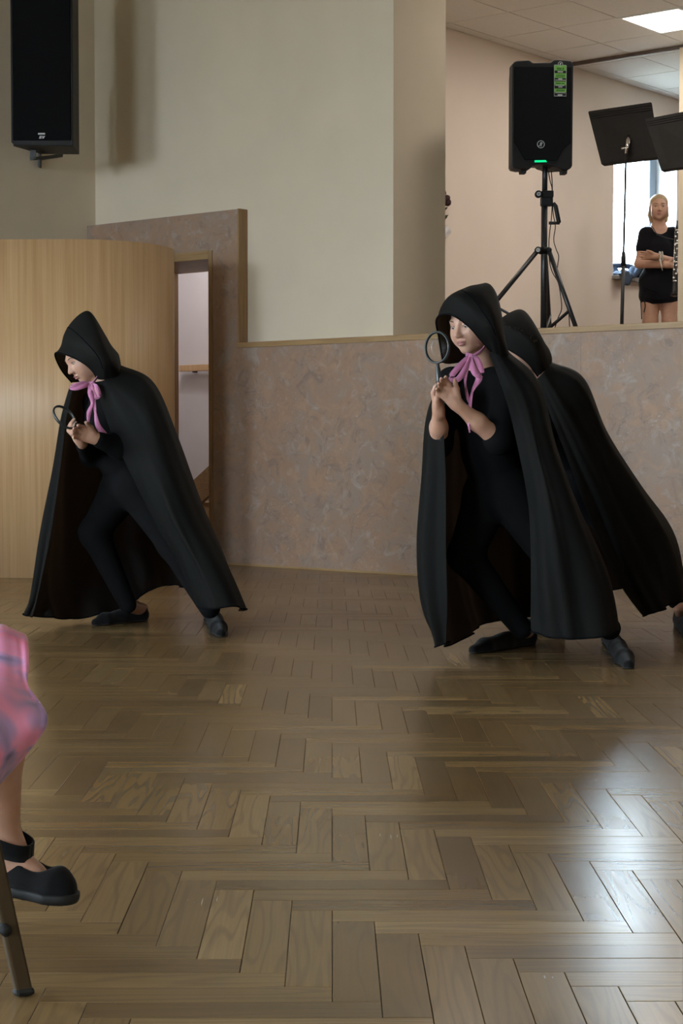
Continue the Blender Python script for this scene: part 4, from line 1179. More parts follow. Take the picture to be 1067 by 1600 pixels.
def hand(B_, wrist, pdir, across, s=1.0, curl=(35, 45, 30), spread=0.06, thumb=(0.5, 0.5), flip=1, rw=0.021):
    """palm along pdir, knuckles spread along across (index to little finger), fingers curl towards pdir x across * flip"""
    w = Vector(wrist); p = Vector(pdir).normalized(); a = Vector(across); a = (a - p * a.dot(p)).normalized()
    n = p.cross(a).normalized() * flip
    PLN = 0.078 * s
    for t in (-0.026, -0.009, 0.009, 0.026):
        B_.cone(w + a * t * s * 0.55, w + p * PLN + a * t * s, rw * 0.62 * s, .0118 * s, .012)
    B_.cone(w - p * 0.02 * s, w + p * 0.02 * s, rw * s, rw * s, .015)
    tips = []
    for i, (t, Lf) in enumerate(((-0.027, .066), (-0.009, .074), (0.009, .069), (0.026, .054))):
        k0 = w + p * (PLN - 0.004 * abs(i - 1) * s) + a * t * s
        d = (p + a * (t / 0.027) * spread).normalized(); pts = [k0]
        cu = curl[i] if hasattr(curl[0], '__len__') else curl
        for seg, (fr, c) in enumerate(zip((.45, .31, .26), cu)):
            ang = math.radians(c); ax_ = n.cross(d)
            d = (d * math.cos(ang) + n * math.sin(ang)).normalized()
            n2 = (n * math.cos(ang) - d * 0).normalized()
            pts.append(pts[-1] + d * Lf * fr * s)
            # carry the curl direction along with the finger
            n = n
        B_.chain(pts, [.0092 * s, .0084 * s, .0076 * s, .0064 * s], .0035)
        tips.append(pts)
    t0 = w + p * 0.018 * s - a * 0.022 * s + n * 0.006 * s
    td = (p * thumb[0] - a * thumb[1] + n * 0.35).normalized()
    t1 = t0 + td * 0.036 * s
    td2 = (td * 0.75 + p * 0.45 + n * 0.25).normalized(); t2 = t1 + td2 * 0.028 * s; t3 = t2 + (td2 + n * 0.2).normalized() * 0.022 * s
    B_.chain([t0, t1, t2, t3], [.014 * s, .0108 * s, .0095 * s, .0078 * s], .006)
    return tips

def shoe(parent, heel, toe, up=(0, 0, 1), s=1.0, name='shoe', m=M_SHOE, ankle=None, sole=True, h=0.012):
    """soft slip-on: heel and toe are points on the sole"""
    h0, t0 = Vector(heel), Vector(toe); u = Vector(up).normalized()
    f = (t0 - h0); L = f.length; f.normalize(); u = (u - f * u.dot(f)).normalized(); r = f.cross(u)
    b = Body()
    b.cone(h0 + f * .028 * s + u * .026 * s, h0 + f * L * .45 + u * .027 * s, .031 * s, .033 * s, .02)
    b.cone(h0 + f * L * .45 + u * .027 * s, h0 + f * L * .78 + u * .020 * s, .033 * s, .035 * s, .02)
    b.cone(h0 + f * L * .78 + u * .018 * s, h0 + f * (L - .02 * s) + u * .013 * s, .033 * s, .02 * s, .02)
    b.cone(h0 + f * .030 * s + u * .035 * s, h0 + f * .034 * s + u * .060 * s, .030 * s, .029 * s, .02)
    b.cone(h0 + f * .05 * s + u * .045 * s, h0 + f * L * .55 + u * .032 * s, .028 * s, .024 * s, .02)
    b.plane(h0, -u)
    o = sdf_obj(name, b, .0045, m, parent)
    if sole:
        sb_ = Body()
        sb_.cone(h0 + f * .030 * s + u * .01, h0 + f * L * .45 + u * .01, .033 * s, .031 * s, .02)
        sb_.cone(h0 + f * L * .45 + u * .01, h0 + f * L * .78 + u * .01, .031 * s, .037 * s, .02)
        sb_.cone(h0 + f * L * .78 + u * .01, h0 + f * (L - .022 * s) + u * .01, .036 * s, .022 * s, .02)
        sb_.plane(h0 + u * .0005, -u); sb_.plane(h0 + u * h * .6, u)
        sdf_obj('sole', sb_, .004, M_RUBBER, o)
    return o

# ---- cloth sheets lofted through ribs
def sheet(ribs, nu=6, nv=6, amp=0.0, seed=0, thick=0.003, m=None, name='cape', parent=None, fold=9.0, flare=0.8, subdiv=1):
    """ribs: list of polylines (same length) from collar to hem; smooth surface through all of them"""
    R = np.array([crom([np.array(p) for p in r], nv) for r in ribs])        # ribs x rows x 3
    rows = R.shape[1]
    S = np.stack([crom(R[:, j], nu) for j in range(rows)], 1)               # cols x rows x 3
    nc = S.shape[0]
    if amp:
        rr = np.random.default_rng(seed); ph = rr.uniform(0, 6.28, 4)
        du = np.gradient(S, axis=0); dv = np.gradient(S, axis=1)
        N = np.cross(du, dv); N /= np.linalg.norm(N, axis=2, keepdims=True) + 1e-9
        s = np.linspace(0, 1, nc)[:, None]; t = np.linspace(0, 1, rows)[None, :]
        def ridge(x): return 1 - 2 * np.abs(np.sin(x)) ** 0.75            # rounded valleys, narrower crests
        wob = 0.25 * np.sin(2.3 * t + ph[3]) + 0.12 * np.sin(6 * t + ph[2])
        f = (ridge(fold * 3.14 * s + ph[0] + wob) * 0.55 + ridge(fold * 2.3 * 3.14 * s + ph[1] - 1.6 * wob) * 0.28
             + np.sin(5 * s + 6 * t + ph[2]) * 0.3 + 0.22 * np.sin(11 * t + 23 * s + ph[1]) * np.sin(3.1 * s * 3 + ph[0]))
        edge = np.clip(np.minimum(s, 1 - s) * 12, 0.25, 1)
        S = S + N * (f * amp * t ** flare * edge)[..., None]
    vs = S.reshape(-1, 3); fs = []
    for i in range(nc - 1):
        for j in range(rows - 1):
            a = i * rows + j; fs.append((a, a + rows, a + rows + 1, a + 1))
    o = mesh_obj(name, vs, fs, m, parent, True)
    so_ = o.modifiers.new('thick', 'SOLIDIFY'); so_.thickness = thick; so_.offset = 0
    if subdiv:
        sd = o.modifiers.new('smooth', 'SUBSURF'); sd.levels = 1; sd.render_levels = 1
    return o, S
def px(l, dY=0.0): return [W(a, b, c + dY) for a, b, c in l]

def bow(parent, c, loops, tails, w=0.022, m=M_PINK):
    bw = None
    k = Body(); k.ell(c, (.012, .010, .012)); kn_ = sdf_obj('ribbon', k, .003, m, parent)
    for l in loops: ribbon('bow_loop', l, w, m, kn_, (0.3, 0.35, 0.9), 6)
    for l, wd, tw in tails: ribbon('ribbon_tail', l, wd, m, kn_, (0.9, 0.3, 0.1), 6, 0.0012, tw)
    return kn_

def child_torso(b, neck, shL, shR, chest, belly, pelvis, hipL, hipR, s=1.0):
    b.cone(neck, chest, .042 * s, .085 * s, .05)
    b.cone(shL, shR, .048 * s, .048 * s, .05)
    b.cone(chest, belly, .098 * s, .088 * s, .05)
    b.cone(belly, pelvis, .088 * s, .098 * s, .05)
    b.cone(hipL, hipR, .085 * s, .085 * s, .04)
def limb(b, pts, rs, k=.03): b.chain(pts, rs, k)

def magnifier(label, centre, axis_u, axis_h, R, hl, handle_to=None, group='magnifying glasses held by the dancers'):
    """ring in the plane (axis_u, axis_h); the handle leaves along -axis_h"""
    c = Vector(centre); h = Vector(axis_h).normalized(); u = Vector(axis_u); u = (u - h * u.dot(h)).normalized(); n = u.cross(h)
    t = thing('magnifying_glass', label, 'magnifier', c - h * (R + hl), group=group)
    bm = bmesh.new(); K = 40; q = 10; rings = []
    for i in range(K):
        a = 2 * math.pi * i / K; d = u * math.cos(a) + h * math.sin(a)
        rings.append([bm.verts.new(c + d * (R + .0042 * math.cos(2 * math.pi * j / q)) + n * .0062 * math.sin(2 * math.pi * j / q)) for j in range(q)])
    for i in range(K):
        for j in range(q): bm.faces.new((rings[i][j], rings[(i + 1) % K][j], rings[(i + 1) % K][(j + 1) % q], rings[i][(j + 1) % q]))
    bmesh.ops.recalc_face_normals(bm, faces=bm.faces); bm_obj('rim', bm, M_RING, t, True)
    bm = bmesh.new(); prev = None; cen = [bm.verts.new(c + n * e) for e in (.004, -.004)]
    ringsL = []
    for (fr, th) in ((.5, .0032), (.96, .0012)):
        for sgn in (1, -1): ringsL.append([bm.verts.new(c + (u * math.cos(2 * math.pi * i / K) + h * math.sin(2 * math.pi * i / K)) * R * fr + n * th * sgn) for i in range(K)])
    a1, a2, b1, b2 = ringsL[0], ringsL[1], ringsL[2], ringsL[3]
    for i in range(K):
        j = (i + 1) % K
        bm.faces.new((cen[0], a1[i], a1[j])); bm.faces.new((cen[1], a2[j], a2[i]))
        bm.faces.new((a1[i], b1[i], b1[j], a1[j])); bm.faces.new((a2[j], b2[j], b2[i], a2[i])); bm.faces.new((b1[i], b2[i], b2[j], b1[j]))
    bmesh.ops.recalc_face_normals(bm, faces=bm.faces); bm_obj('lens', bm, M_GLASS, t, True)
    tube('handle', [c - h * R, c - h * (R + .012), c - h * (R + .02), c - h * (R + hl * .6), c - h * (R + hl)], [.006, .006, .0085, .0095, .0085], M_RING, t, 12)
    return t

# ------------------------------------------------------------------ dancer with the raised magnifying glass (centre right)
def dancer_raised():
    Y = 6.5
    root = G(800, 1010)
    t = thing('person', 'person in black hooded cape and pink bow holding a magnifying glass up to the face', 'person', (root.x, Y, 0), group='dancers in black hooded capes')
    fwd = Vector((-.68, -.735, -.22))
    hd = Head(W(737, 507, 6.46), fwd, (-.10, 0, 1), 0.93)
    neck = W(750, 556, 6.50); nb = W(756, 580, 6.52)
    shL, shR = W(792, 596, 6.42), W(706, 598, 6.56)
    chest, belly, pelv = W(753, 640, 6.52), W(765, 705, 6.56), W(780, 762, 6.58)
    hipL, hipR = W(797, 775, 6.53), W(762, 775, 6.62)
    elL, wrL = W(779, 688, 6.36), W(712, 630, 6.27)
    elR, wrR = W(686, 694, 6.44), W(685, 640, 6.31)
    knF, anF = W(727, 868, 6.55), W(815, 982, 6.58)
    knB, anB = W(868, 878, 6.40), W(952, 982, 6.30)
    b = Body(); hd.prims(b)
    b.cone(hd.at(0, -.02, -.05), nb, .040, .046, .03)
    child_torso(b, nb, shL, shR, chest, belly, pelv, hipL, hipR)
    limb(b, [shL, elL], [.042, .036]); limb(b, [elL, (elL + wrL) / 2, wrL], [.036, .031, .020], .02)
    limb(b, [shR, elR], [.042, .036]); limb(b, [elR, (elR + wrR) / 2, wrR], [.036, .031, .020], .02)
    limb(b, [hipR, knF, anF], [.082, .054, .030]); limb(b, [hipL, knB, anB], [.082, .054, .030])
    # hands folded round the handle
    hand(b, wrL, W(693, 606, 6.25) - wrL, Vector((-.35, .1, -1)), .88, curl=((18, 34, 30), (20, 36, 30), (22, 36, 32), (24, 36, 32)), thumb=(.9, .45), flip=1 if True else -1)
    hand(b, wrR, W(681, 612, 6.30) - wrR, Vector((.5, .9, -.25)), .86, curl=((25, 50, 40), (28, 52, 40), (30, 54, 40), (32, 54, 40)), thumb=(.9, .5), flip=-1)
    hF, tF = G(832, 1006), G(735, 1022); hB, tB = G(951, 1006), G(983, 1046)
    hF.z = tF.z = hB.z = tB.z = 0.001
    b.cone(anF, Vector((hF.x - .02, hF.y, .05)), .030, .03, .02); b.cone(anB, Vector((hB.x, hB.y, .05)), .030, .03, .02)
    sdf_obj('body', b, .0036, M_SKIN, t)
    hd.features(t)
    top = Body(); child_torso(top, W(756, 584, 6.52), shL, shR, chest, belly, pelv, hipL, hipR)
    mL = elL + (wrL - elL) * .03; mR = elR + (wrR - elR) * .10
    limb(top, [shL, elL, mL], [.046, .043, .043]); limb(top, [shR, elR, mR], [.046, .040, .042])
    sdf_obj('top', top, .007, M_JERSEY, t, .006)
    lg_ = Body(); lg_.cone(pelv, belly, .1, .09, .03); lg_.cone(hipL, hipR, .086, .086, .04)
    limb(lg_, [hipR, knF, anF], [.086, .060, .036]); limb(lg_, [hipL, knB, anB], [.086, .060, .038])
    sdf_obj('leggings', lg_, .008, M_JERSEY, t, .004)
    shoe(t, hF, tF, s=.95); shoe(t, hB, tB, s=.95)
    ribs = [
        [(764, 552, 6.40), (792, 630, 6.30), (812, 715, 6.24), (826, 800, 6.21), (830, 900, 6.19), (830, 987, 6.20)],
        [(778, 549, 6.39), (822, 622, 6.25), (846, 715, 6.15), (866, 800, 6.10), (886, 900, 6.08), (902, 998, 6.08)],
        [(790, 547, 6.46), (841, 596, 6.38), (866, 695, 6.33), (897, 790, 6.28), (936, 890, 6.24), (957, 985, 6.22)],
        [(786, 549, 6.58), (832, 612, 6.64), (846, 715, 6.70), (864, 800, 6.72), (884, 890, 6.74), (900, 960, 6.76)],
        [(760, 562, 6.64), (780, 640, 6.75), (790, 740, 6.82), (800, 840, 6.84), (805, 920, 6.86), (800, 966, 6.86)],
        [(736, 566, 6.64), (735, 640, 6.72), (735, 740, 6.77), (740, 850, 6.77), (745, 930, 6.77), (755, 976, 6.76)],
        [(714, 572, 6.60), (694, 640, 6.62), (690, 740, 6.62), (690, 850, 6.60), (697, 940, 6.56), (716, 1003, 6.52)],
        [(704, 576, 6.52), (673, 640, 6.46), (664, 740, 6.43), (655, 850, 6.40), (663, 950, 6.38), (688, 1007, 6.38)],
        [(712, 580, 6.44), (694, 640, 6.38), (697, 740, 6.33), (697, 850, 6.30), (699, 940, 6.30), (697, 1005, 6.33)]]
    cape, S = sheet([px(r) for r in ribs], 10, 8, .040, 3, .003, M_CAPE, 'cape', t, 7.0)
    hem = S[:, -1]; 
    tube('hem', [Vector(p) for p in hem], .0032, M_SEAM, cape, 6)
    secs = [
        [(768, 549, 6.36), (752, 532, 6.32), (731, 509, 6.30), (703, 491, 6.33), (682, 498, 6.43), (686, 530, 6.52), (692, 567, 6.52)],
        [(777, 553, 6.33), (770, 525, 6.26), (750, 494, 6.25), (712, 459, 6.35), (692, 485, 6.52), (695, 530, 6.60), (702, 569, 6.60)],
        [(787, 557, 6.34), (781, 525, 6.27), (770, 484, 6.27), (746, 444, 6.43), (722, 480, 6.60), (720, 530, 6.66), (725, 566, 6.65)],
        [(795, 554, 6.40), (788, 530, 6.36), (781, 490, 6.40), (767, 447, 6.49), (755, 490, 6.62), (750, 530, 6.66), (750, 563, 6.65)],
        [(795, 553, 6.48), (790, 535, 6.50), (785, 500, 6.52), (780, 472, 6.53), (780, 500, 6.57), (780, 530, 6.60), (780, 557, 6.60)]]
    hood, HS = sheet([px(r) for r in secs], 7, 6, .004, 8, .005, M_CAPE, 'hood', t, 2.0, 0.0)
    tube('hood_edge', [Vector(p) for p in HS[0]], .0034, M_SEAM, hood, 6)
    tube('seam', [Vector(p) * 1.0 + Vector((0, -.002, .0)) for p in HS[9][6:30]], .0022, M_SEAM, hood, 6)
    # pink ribbon: collar band, bow and tails
    kc_ = W(735, 557, 6.33)
    kb = bow(t, kc_,
        [[kc_, W(722, 568, 6.31), W(707, 585, 6.29), W(706, 593, 6.285), W(716, 592, 6.28), W(728, 575, 6.30), W(735, 560, 6.32)],
         [kc_, W(746, 563, 6.31), W(752, 580, 6.29), W(750, 587, 6.28), W(742, 583, 6.28), W(737, 570, 6.30), kc_]],
        [([kc_, W(728, 578, 6.30), W(727, 600, 6.29), W(731, 622, 6.29), W(734, 631, 6.29)], [.012, .018, .008, .012, .005], [0, .3, 1.2, .4, 0]),
         ([kc_, W(744, 580, 6.29), W(748, 592, 6.28), W(738, 612, 6.28), W(733, 645, 6.285), W(732, 660, 6.29), W(734, 676, 6.29)], [.012, .02, .024, .01, .014, .008, .006], [0, .2, .5, 1.2, .4, .9, .3])], .021)
    ribbon('neck_band', [W(760, 539, 6.38), W(750, 550, 6.345), W(738, 556, 6.33), W(728, 553, 6.345)], .014, M_PINK, kb, (.2, -.2, 1), 5)
    magnifier('magnifying glass with an upright round rim before the face of the right dancer', W(683, 543, 6.26), (.72, -.69, 0), (-.04, .03, 1), .0545, .10)
    return t
dancer_raised()

# ------------------------------------------------------------------ stooping dancer on the left
def dancer_left():
    Y = 7.6
    t = thing('person', 'person in black hooded cape stooping over a magnifying glass by the curved screen', 'person', (W(190, 970, Y).x, Y, 0), group='dancers in black hooded capes')
    fwd = Vector((-.80, -.45, -.50))
    hd = Head(W(134, 558, 7.58), fwd, (-.45, -.1, 1), 0.93)
    nb = W(165, 608, 7.60)
    shL, shR = W(192, 632, 7.46), W(150, 628, 7.72)
    chest, belly, pelv = W(172, 655, 7.60), W(185, 705, 7.62), W(205, 755, 7.62)
    hipL, hipR = W(215, 765, 7.55), W(190, 765, 7.68)
    elL, wrL = W(188, 700, 7.36), W(149, 685, 7.26)
    elR, wrR = W(142, 712, 7.62), W(126, 690, 7.34)
    knF, anF = W(147, 832, 7.62), W(200, 945, 7.64)
    knB, anB = W(270, 850, 7.45), W(328, 950, 7.32)
    b = Body(); hd.prims(b)
    b.cone(hd.at(0, -.03, -.04), nb, .040, .046, .03)
    child_torso(b, nb, shL, shR, chest, belly, pelv, hipL, hipR)
    limb(b, [shL, elL], [.042, .036]); limb(b, [elL, (elL + wrL) / 2, wrL], [.036, .030, .020], .02)
    limb(b, [shR, elR], [.042, .036]); limb(b, [elR, (elR + wrR) / 2, wrR], [.036, .030, .020], .02)
    limb(b, [hipR, knF, anF], [.082, .054, .030]); limb(b, [hipL, knB, anB], [.082, .054, .030])
    hand(b, wrL, W(121, 674, 7.22) - wrL, Vector((-.25, .15, -1)), .92, curl=((30, 40, 30), (26, 36, 28), (24, 34, 28), (24, 34, 28)), thumb=(.85, .55), flip=1)
    hand(b, wrR, W(112, 676, 7.30) - wrR, Vector((.1, .9, -.3)), .85, curl=((28, 50, 40), (30, 52, 40), (32, 54, 40), (34, 54, 40)), thumb=(.9, .5), flip=-1)
    hF, tF = G(229, 970), G(144, 978); hB, tB = G(328, 968), G(346, 996)
    hF.z = tF.z = hB.z = tB.z = 0.001
    b.cone(anF, Vector((hF.x - .02, hF.y, .05)), .030, .03, .02); b.cone(anB, Vector((hB.x, hB.y, .05)), .030, .03, .02)
    sdf_obj('body', b, .0038, M_SKIN, t)
    hd.features(t)
    top = Body(); child_torso(top, W(166, 612, 7.6), shL, shR, chest, belly, pelv, hipL, hipR)
    limb(top, [shL, elL, wrL + (elL - wrL) * .16], [.046, .042, .029]); limb(top, [shR, elR, wrR + (elR - wrR) * .22], [.046, .040, .026])
    sdf_obj('top', top, .007, M_JERSEY, t, .005)
    bd_ = Body(); d_ = (elL - wrL).normalized()
    bd_.cone(wrL + d_ * .008, wrL + d_ * .034, .0265, .0305, .01)
    bd_.plane(wrL + d_ * .036, d_); bd_.plane(wrL + d_ * .008, -d_)
    tag(sdf_obj('wristband', bd_, .0022, M_RING, t), 'dark wristband on the near wrist')
    lg_ = Body(); lg_.cone(pelv, belly, .1, .09, .03); lg_.cone(hipL, hipR, .086, .086, .04)
    limb(lg_, [hipR, knF, anF], [.086, .060, .034]); limb(lg_, [hipL, knB, anB], [.086, .060, .040])
    sdf_obj('leggings', lg_, .008, M_JERSEY, t, .004)
    shoe(t, hF, tF, s=.92); shoe(t, hB, tB, s=1.0)
    ribs = [
        [(147, 597, 7.42), (171, 668, 7.36), (210, 752, 7.30), (246, 822, 7.26), (279, 878, 7.23), (308, 947, 7.20)],
        [(166, 592, 7.39), (216, 650, 7.28), (248, 740, 7.18), (280, 820, 7.12), (312, 885, 7.08), (342, 951, 7.06)],
        [(184, 572, 7.50), (238, 600, 7.42), (277, 685, 7.38), (315, 785, 7.34), (348, 868, 7.30), (376, 953, 7.28)],
        [(186, 572, 7.66), (228, 612, 7.74), (250, 690, 7.80), (268, 780, 7.85), (282, 850, 7.88), (292, 917, 7.90)],
        [(168, 580, 7.74), (190, 640, 7.88), (205, 740, 7.98), (222, 840, 8.00), (232, 885, 8.00), (238, 921, 8.00)],
        [(142, 588, 7.76), (142, 640, 7.86), (145, 740, 7.92), (158, 850, 7.93), (175, 910, 7.90), (190, 951, 7.87)],
        [(120, 600, 7.74), (110, 645, 7.76), (100, 740, 7.78), (98, 850, 7.76), (100, 915, 7.74), (112, 966, 7.72)],
        [(109, 604, 7.66), (98, 655, 7.62), (88, 740, 7.58), (70, 840, 7.56), (55, 930, 7.55), (46, 962, 7.55)],
        [(114, 606, 7.60), (104, 655, 7.55), (94, 740, 7.50), (80, 840, 7.49), (62, 920, 7.50), (50, 964, 7.52)]]
    cape, S = sheet([px(r) for r in ribs], 10, 8, .040, 11, .003, M_CAPE, 'cape', t, 7.0)
    tube('hem', [Vector(p) for p in S[:, -1]], .0034, M_SEAM, cape, 6)
    secs = [
        [(151, 592, 7.44), (145, 581, 7.42), (131, 568, 7.41), (108, 556, 7.45), (86, 552, 7.57), (95, 577, 7.68), (112, 598, 7.70)],
        [(160, 594, 7.40), (156, 568, 7.34), (138, 544, 7.36), (104, 517, 7.55), (106, 540, 7.72), (112, 570, 7.76), (122, 597, 7.74)],
        [(172, 594, 7.40), (170, 562, 7.34), (155, 524, 7.40), (136, 485, 7.58), (140, 520, 7.74), (145, 560, 7.78), (148, 592, 7.76)],
        [(184, 588, 7.42), (184, 572, 7.42), (176, 548, 7.47), (163, 523, 7.58), (166, 545, 7.70), (168, 565, 7.74), (166, 588, 7.72)],
        [(188, 582, 7.50), (189, 574, 7.53), (188, 564, 7.56), (186, 555, 7.58), (187, 564, 7.62), (187, 574, 7.64), (185, 584, 7.64)]]
    hood, HS = sheet([px(r) for r in secs], 7, 6, .004, 5, .005, M_CAPE, 'hood', t, 2.0, 0.0)
    tube('hood_edge', [Vector(p) for p in HS[0]], .0034, M_SEAM, hood, 6)
    tube('seam', [Vector(p) + Vector((0, -.002, 0)) for p in HS[8][4:24]], .0024, M_SEAM, hood, 6)
    kc_ = W(141, 600, 7.40)
    kb = bow(t, kc_,
        [[kc_, W(130, 599, 7.38), W(117, 602, 7.36), W(111, 605, 7.36), W(118, 607, 7.355), W(132, 603, 7.37), kc_],
         [kc_, W(150, 604, 7.36), W(155, 616, 7.35), W(151, 621, 7.345), W(147, 616, 7.35), W(143, 605, 7.37), kc_]],
        [([kc_, W(141, 614, 7.35), W(144, 630, 7.34), W(139, 645, 7.335), W(138, 664, 7.335)], [.014, .022, .014, .020, .008], [0, .2, .9, .3, .2]),
         ([kc_, W(146, 622, 7.35), W(149, 645, 7.335), W(153, 665, 7.325), W(164, 682, 7.31), W(158, 691, 7.315), W(157, 697, 7.31), W(161, 700, 7.31)], [.014, .018, .012, .022, .026, .012, .007, .004], [0, .4, .9, .2, .3, .6, .2, 0])], .018)
    ribbon('neck_band', [W(152, 589, 7.41), W(146, 597, 7.39), W(138, 599, 7.395), W(128, 597, 7.42)], .012, M_PINK, kb, (.2, -.2, 1), 5)
    magnifier('magnifying glass seen almost edge-on in the left dancer\'s folded hands', W(101, 652, 7.235), (.22, .93, .45), (-.70, -.26, .62), .056, .10)
    return t
dancer_left()

# ------------------------------------------------------------------ third dancer, half hidden behind the right one
def dancer_hidden():
    Y = 7.3
    t = thing('person', 'person in black hooded cape bending low behind the dancer with the raised glass', 'person', (W(870, 960, Y).x, Y, 0), group='dancers in black hooded capes')
    fwd = Vector((-.72, -.30, -.72))
    hd = Head(W(812, 550, 7.27), fwd, (-.6, -.1, .9), 0.93)
    nb = W(842, 596, 7.32)
    shL, shR = W(872, 618, 7.18), W(830, 616, 7.44)
    chest, belly, pelv = W(855, 650, 7.32), W(875, 705, 7.34), W(900, 755, 7.34)
    hipL, hipR = W(912, 765, 7.27), W(888, 765, 7.40)
    elL, wrL = W(848, 700, 7.08), W(800, 680, 7.02)
    elR, wrR = W(810, 700, 7.38), W(792, 684, 7.08)
    knF, anF = W(835, 845, 7.36), W(868, 945, 7.40)
    knB, anB = W(985, 850, 7.26), W(1062, 944, 7.20)
    b = Body(); hd.prims(b)
    b.cone(hd.at(0, -.03, -.04), nb, .040, .046, .03)
    child_torso(b, nb, shL, shR, chest, belly, pelv, hipL, hipR)
    limb(b, [shL, elL, (elL + wrL) / 2, wrL], [.042, .036, .030, .020]); limb(b, [shR, elR, (elR + wrR) / 2, wrR], [.042, .036, .030, .020])
    limb(b, [hipR, knF, anF], [.082, .054, .030]); limb(b, [hipL, knB, anB], [.082, .054, .028])
    hand(b, wrL, (-1, -.1, .15), (-.1, .2, -1), .9); hand(b, wrR, (-1, .1, .2), (.1, .5, -1), .9, flip=-1)
    hF, tF = G(880, 984), G(806, 988); hB, tB = G(1062, 978), G(1085, 1000)
    hF.z = tF.z = hB.z = tB.z = 0.001
    b.cone(anF, Vector((hF.x - .02, hF.y, .05)), .030, .03, .02); b.cone(anB, Vector((hB.x + .01, hB.y, .05)), .028, .03, .02)
    sdf_obj('body', b, .0045, M_SKIN, t)
    hd.features(t)
    top = Body(); child_torso(top, W(844, 600, 7.32), shL, shR, chest, belly, pelv, hipL, hipR)
    limb(top, [shL, elL, wrL + (elL - wrL) * .5], [.046, .040, .032]); limb(top, [shR, elR, wrR + (elR - wrR) * .5], [.046, .040, .032])
    sdf_obj('top', top, .008, M_JERSEY, t, .005)
    lg_ = Body(); lg_.cone(pelv, belly, .1, .09, .03); lg_.cone(hipL, hipR, .086, .086, .04)
    limb(lg_, [hipR, knF, anF], [.086, .060, .036]); limb(lg_, [hipL, knB, anB + (knB - anB) * .08], [.086, .060, .036])
    sdf_obj('leggings', lg_, .008, M_JERSEY, t, .004)
    shoe(t, hF, tF, s=.95); shoe(t, hB, tB, s=.95)
    ribs = [
        [(838, 592, 7.12), (872, 680, 6.98), (906, 770, 6.92), (940, 858, 6.90), (972, 920, 6.89), (1002, 964, 6.88)],
        [(850, 580, 7.10), (898, 655, 6.98), (945, 750, 6.92), (985, 835, 6.90), (1012, 895, 6.90), (1032, 950, 6.92)],
        [(860, 566, 7.20), (913, 590, 7.14), (948, 677, 7.10), (1002, 767, 7.06), (1047, 842, 7.05), (1067, 930, 7.08)],
        [(856, 570, 7.40), (892, 622, 7.50), (922, 700, 7.56), (962, 790, 7.60), (1000, 850, 7.62), (1022, 915, 7.62)],
        [(828, 580, 7.46), (842, 640, 7.60), (852, 730, 7.66), (862, 820, 7.70), (882, 880, 7.72), (892, 930, 7.72)],
        [(798, 588, 7.44), (790, 650, 7.50), (785, 740, 7.55), (780, 830, 7.56), (778, 900, 7.54), (778, 945, 7.52)]]
    cape, S = sheet([px(r) for r in ribs], 12, 8, .042, 21, .003, M_CAPE, 'cape', t, 6.0)
    tube('hem', [Vector(p) for p in S[:, -1]], .0034, M_SEAM, cape, 6)
    secs = [
        [(840, 588, 7.14), (826, 569, 7.10), (806, 553, 7.10), (782, 541, 7.14), (768, 545, 7.30), (775, 560, 7.42), (792, 590, 7.44)],
        [(849, 582, 7.11), (839, 556, 7.04), (816, 526, 7.05), (781, 505, 7.16), (772, 520, 7.36), (785, 550, 7.48), (802, 590, 7.48)],
        [(857, 577, 7.14), (849, 550, 7.07), (839, 520, 7.09), (813, 483, 7.26), (802, 510, 7.43), (806, 550, 7.52), (820, 590, 7.51)],
        [(861, 572, 7.20), (859, 554, 7.18), (849, 535, 7.22), (835, 511, 7.31), (832, 530, 7.42), (836, 555, 7.47), (838, 585, 7.47)],
        [(860, 572, 7.26), (862, 560, 7.28), (858, 546, 7.31), (850, 538, 7.33), (852, 548, 7.36), (855, 560, 7.38), (855, 580, 7.39)]]
    hood, HS = sheet([px(r) for r in secs], 7, 6, .004, 5, .005, M_CAPE, 'hood', t, 2.0, 0.0)
    tube('hood_edge', [Vector(p) for p in HS[0]], .0034, M_SEAM, hood, 6)
    # sequin trim across the hood
    r_ = random.Random(5); bm = bmesh.new()
    flatp = HS.reshape(-1, 3); sx = 533.5 + F * flatp[:, 0] / flatp[:, 1]; sy = HORIZON - F * (flatp[:, 2] - .8) / flatp[:, 1]
    line = crom([(782, 508), (800, 513), (815, 518), (828, 526), (838, 535)], 8)
    for lx_, ly_ in line:
        cand = np.argsort((sx - lx_) ** 2 + (sy - ly_) ** 2 + 400 * (flatp[:, 1] - 7.0))[:1]
        c = Vector(flatp[cand[0]]) + Vector((r_.uniform(-.008, .008), -.007, r_.uniform(-.006, .006)))
        bmesh.ops.create_icosphere(bm, subdivisions=1, radius=r_.uniform(.0012, .0024), matrix=Matrix.Translation(c))
    q = bm_obj('sequin_trim', bm, M_GLITTER, hood, True); q['kind'] = 'stuff'
    return t
dancer_hidden()

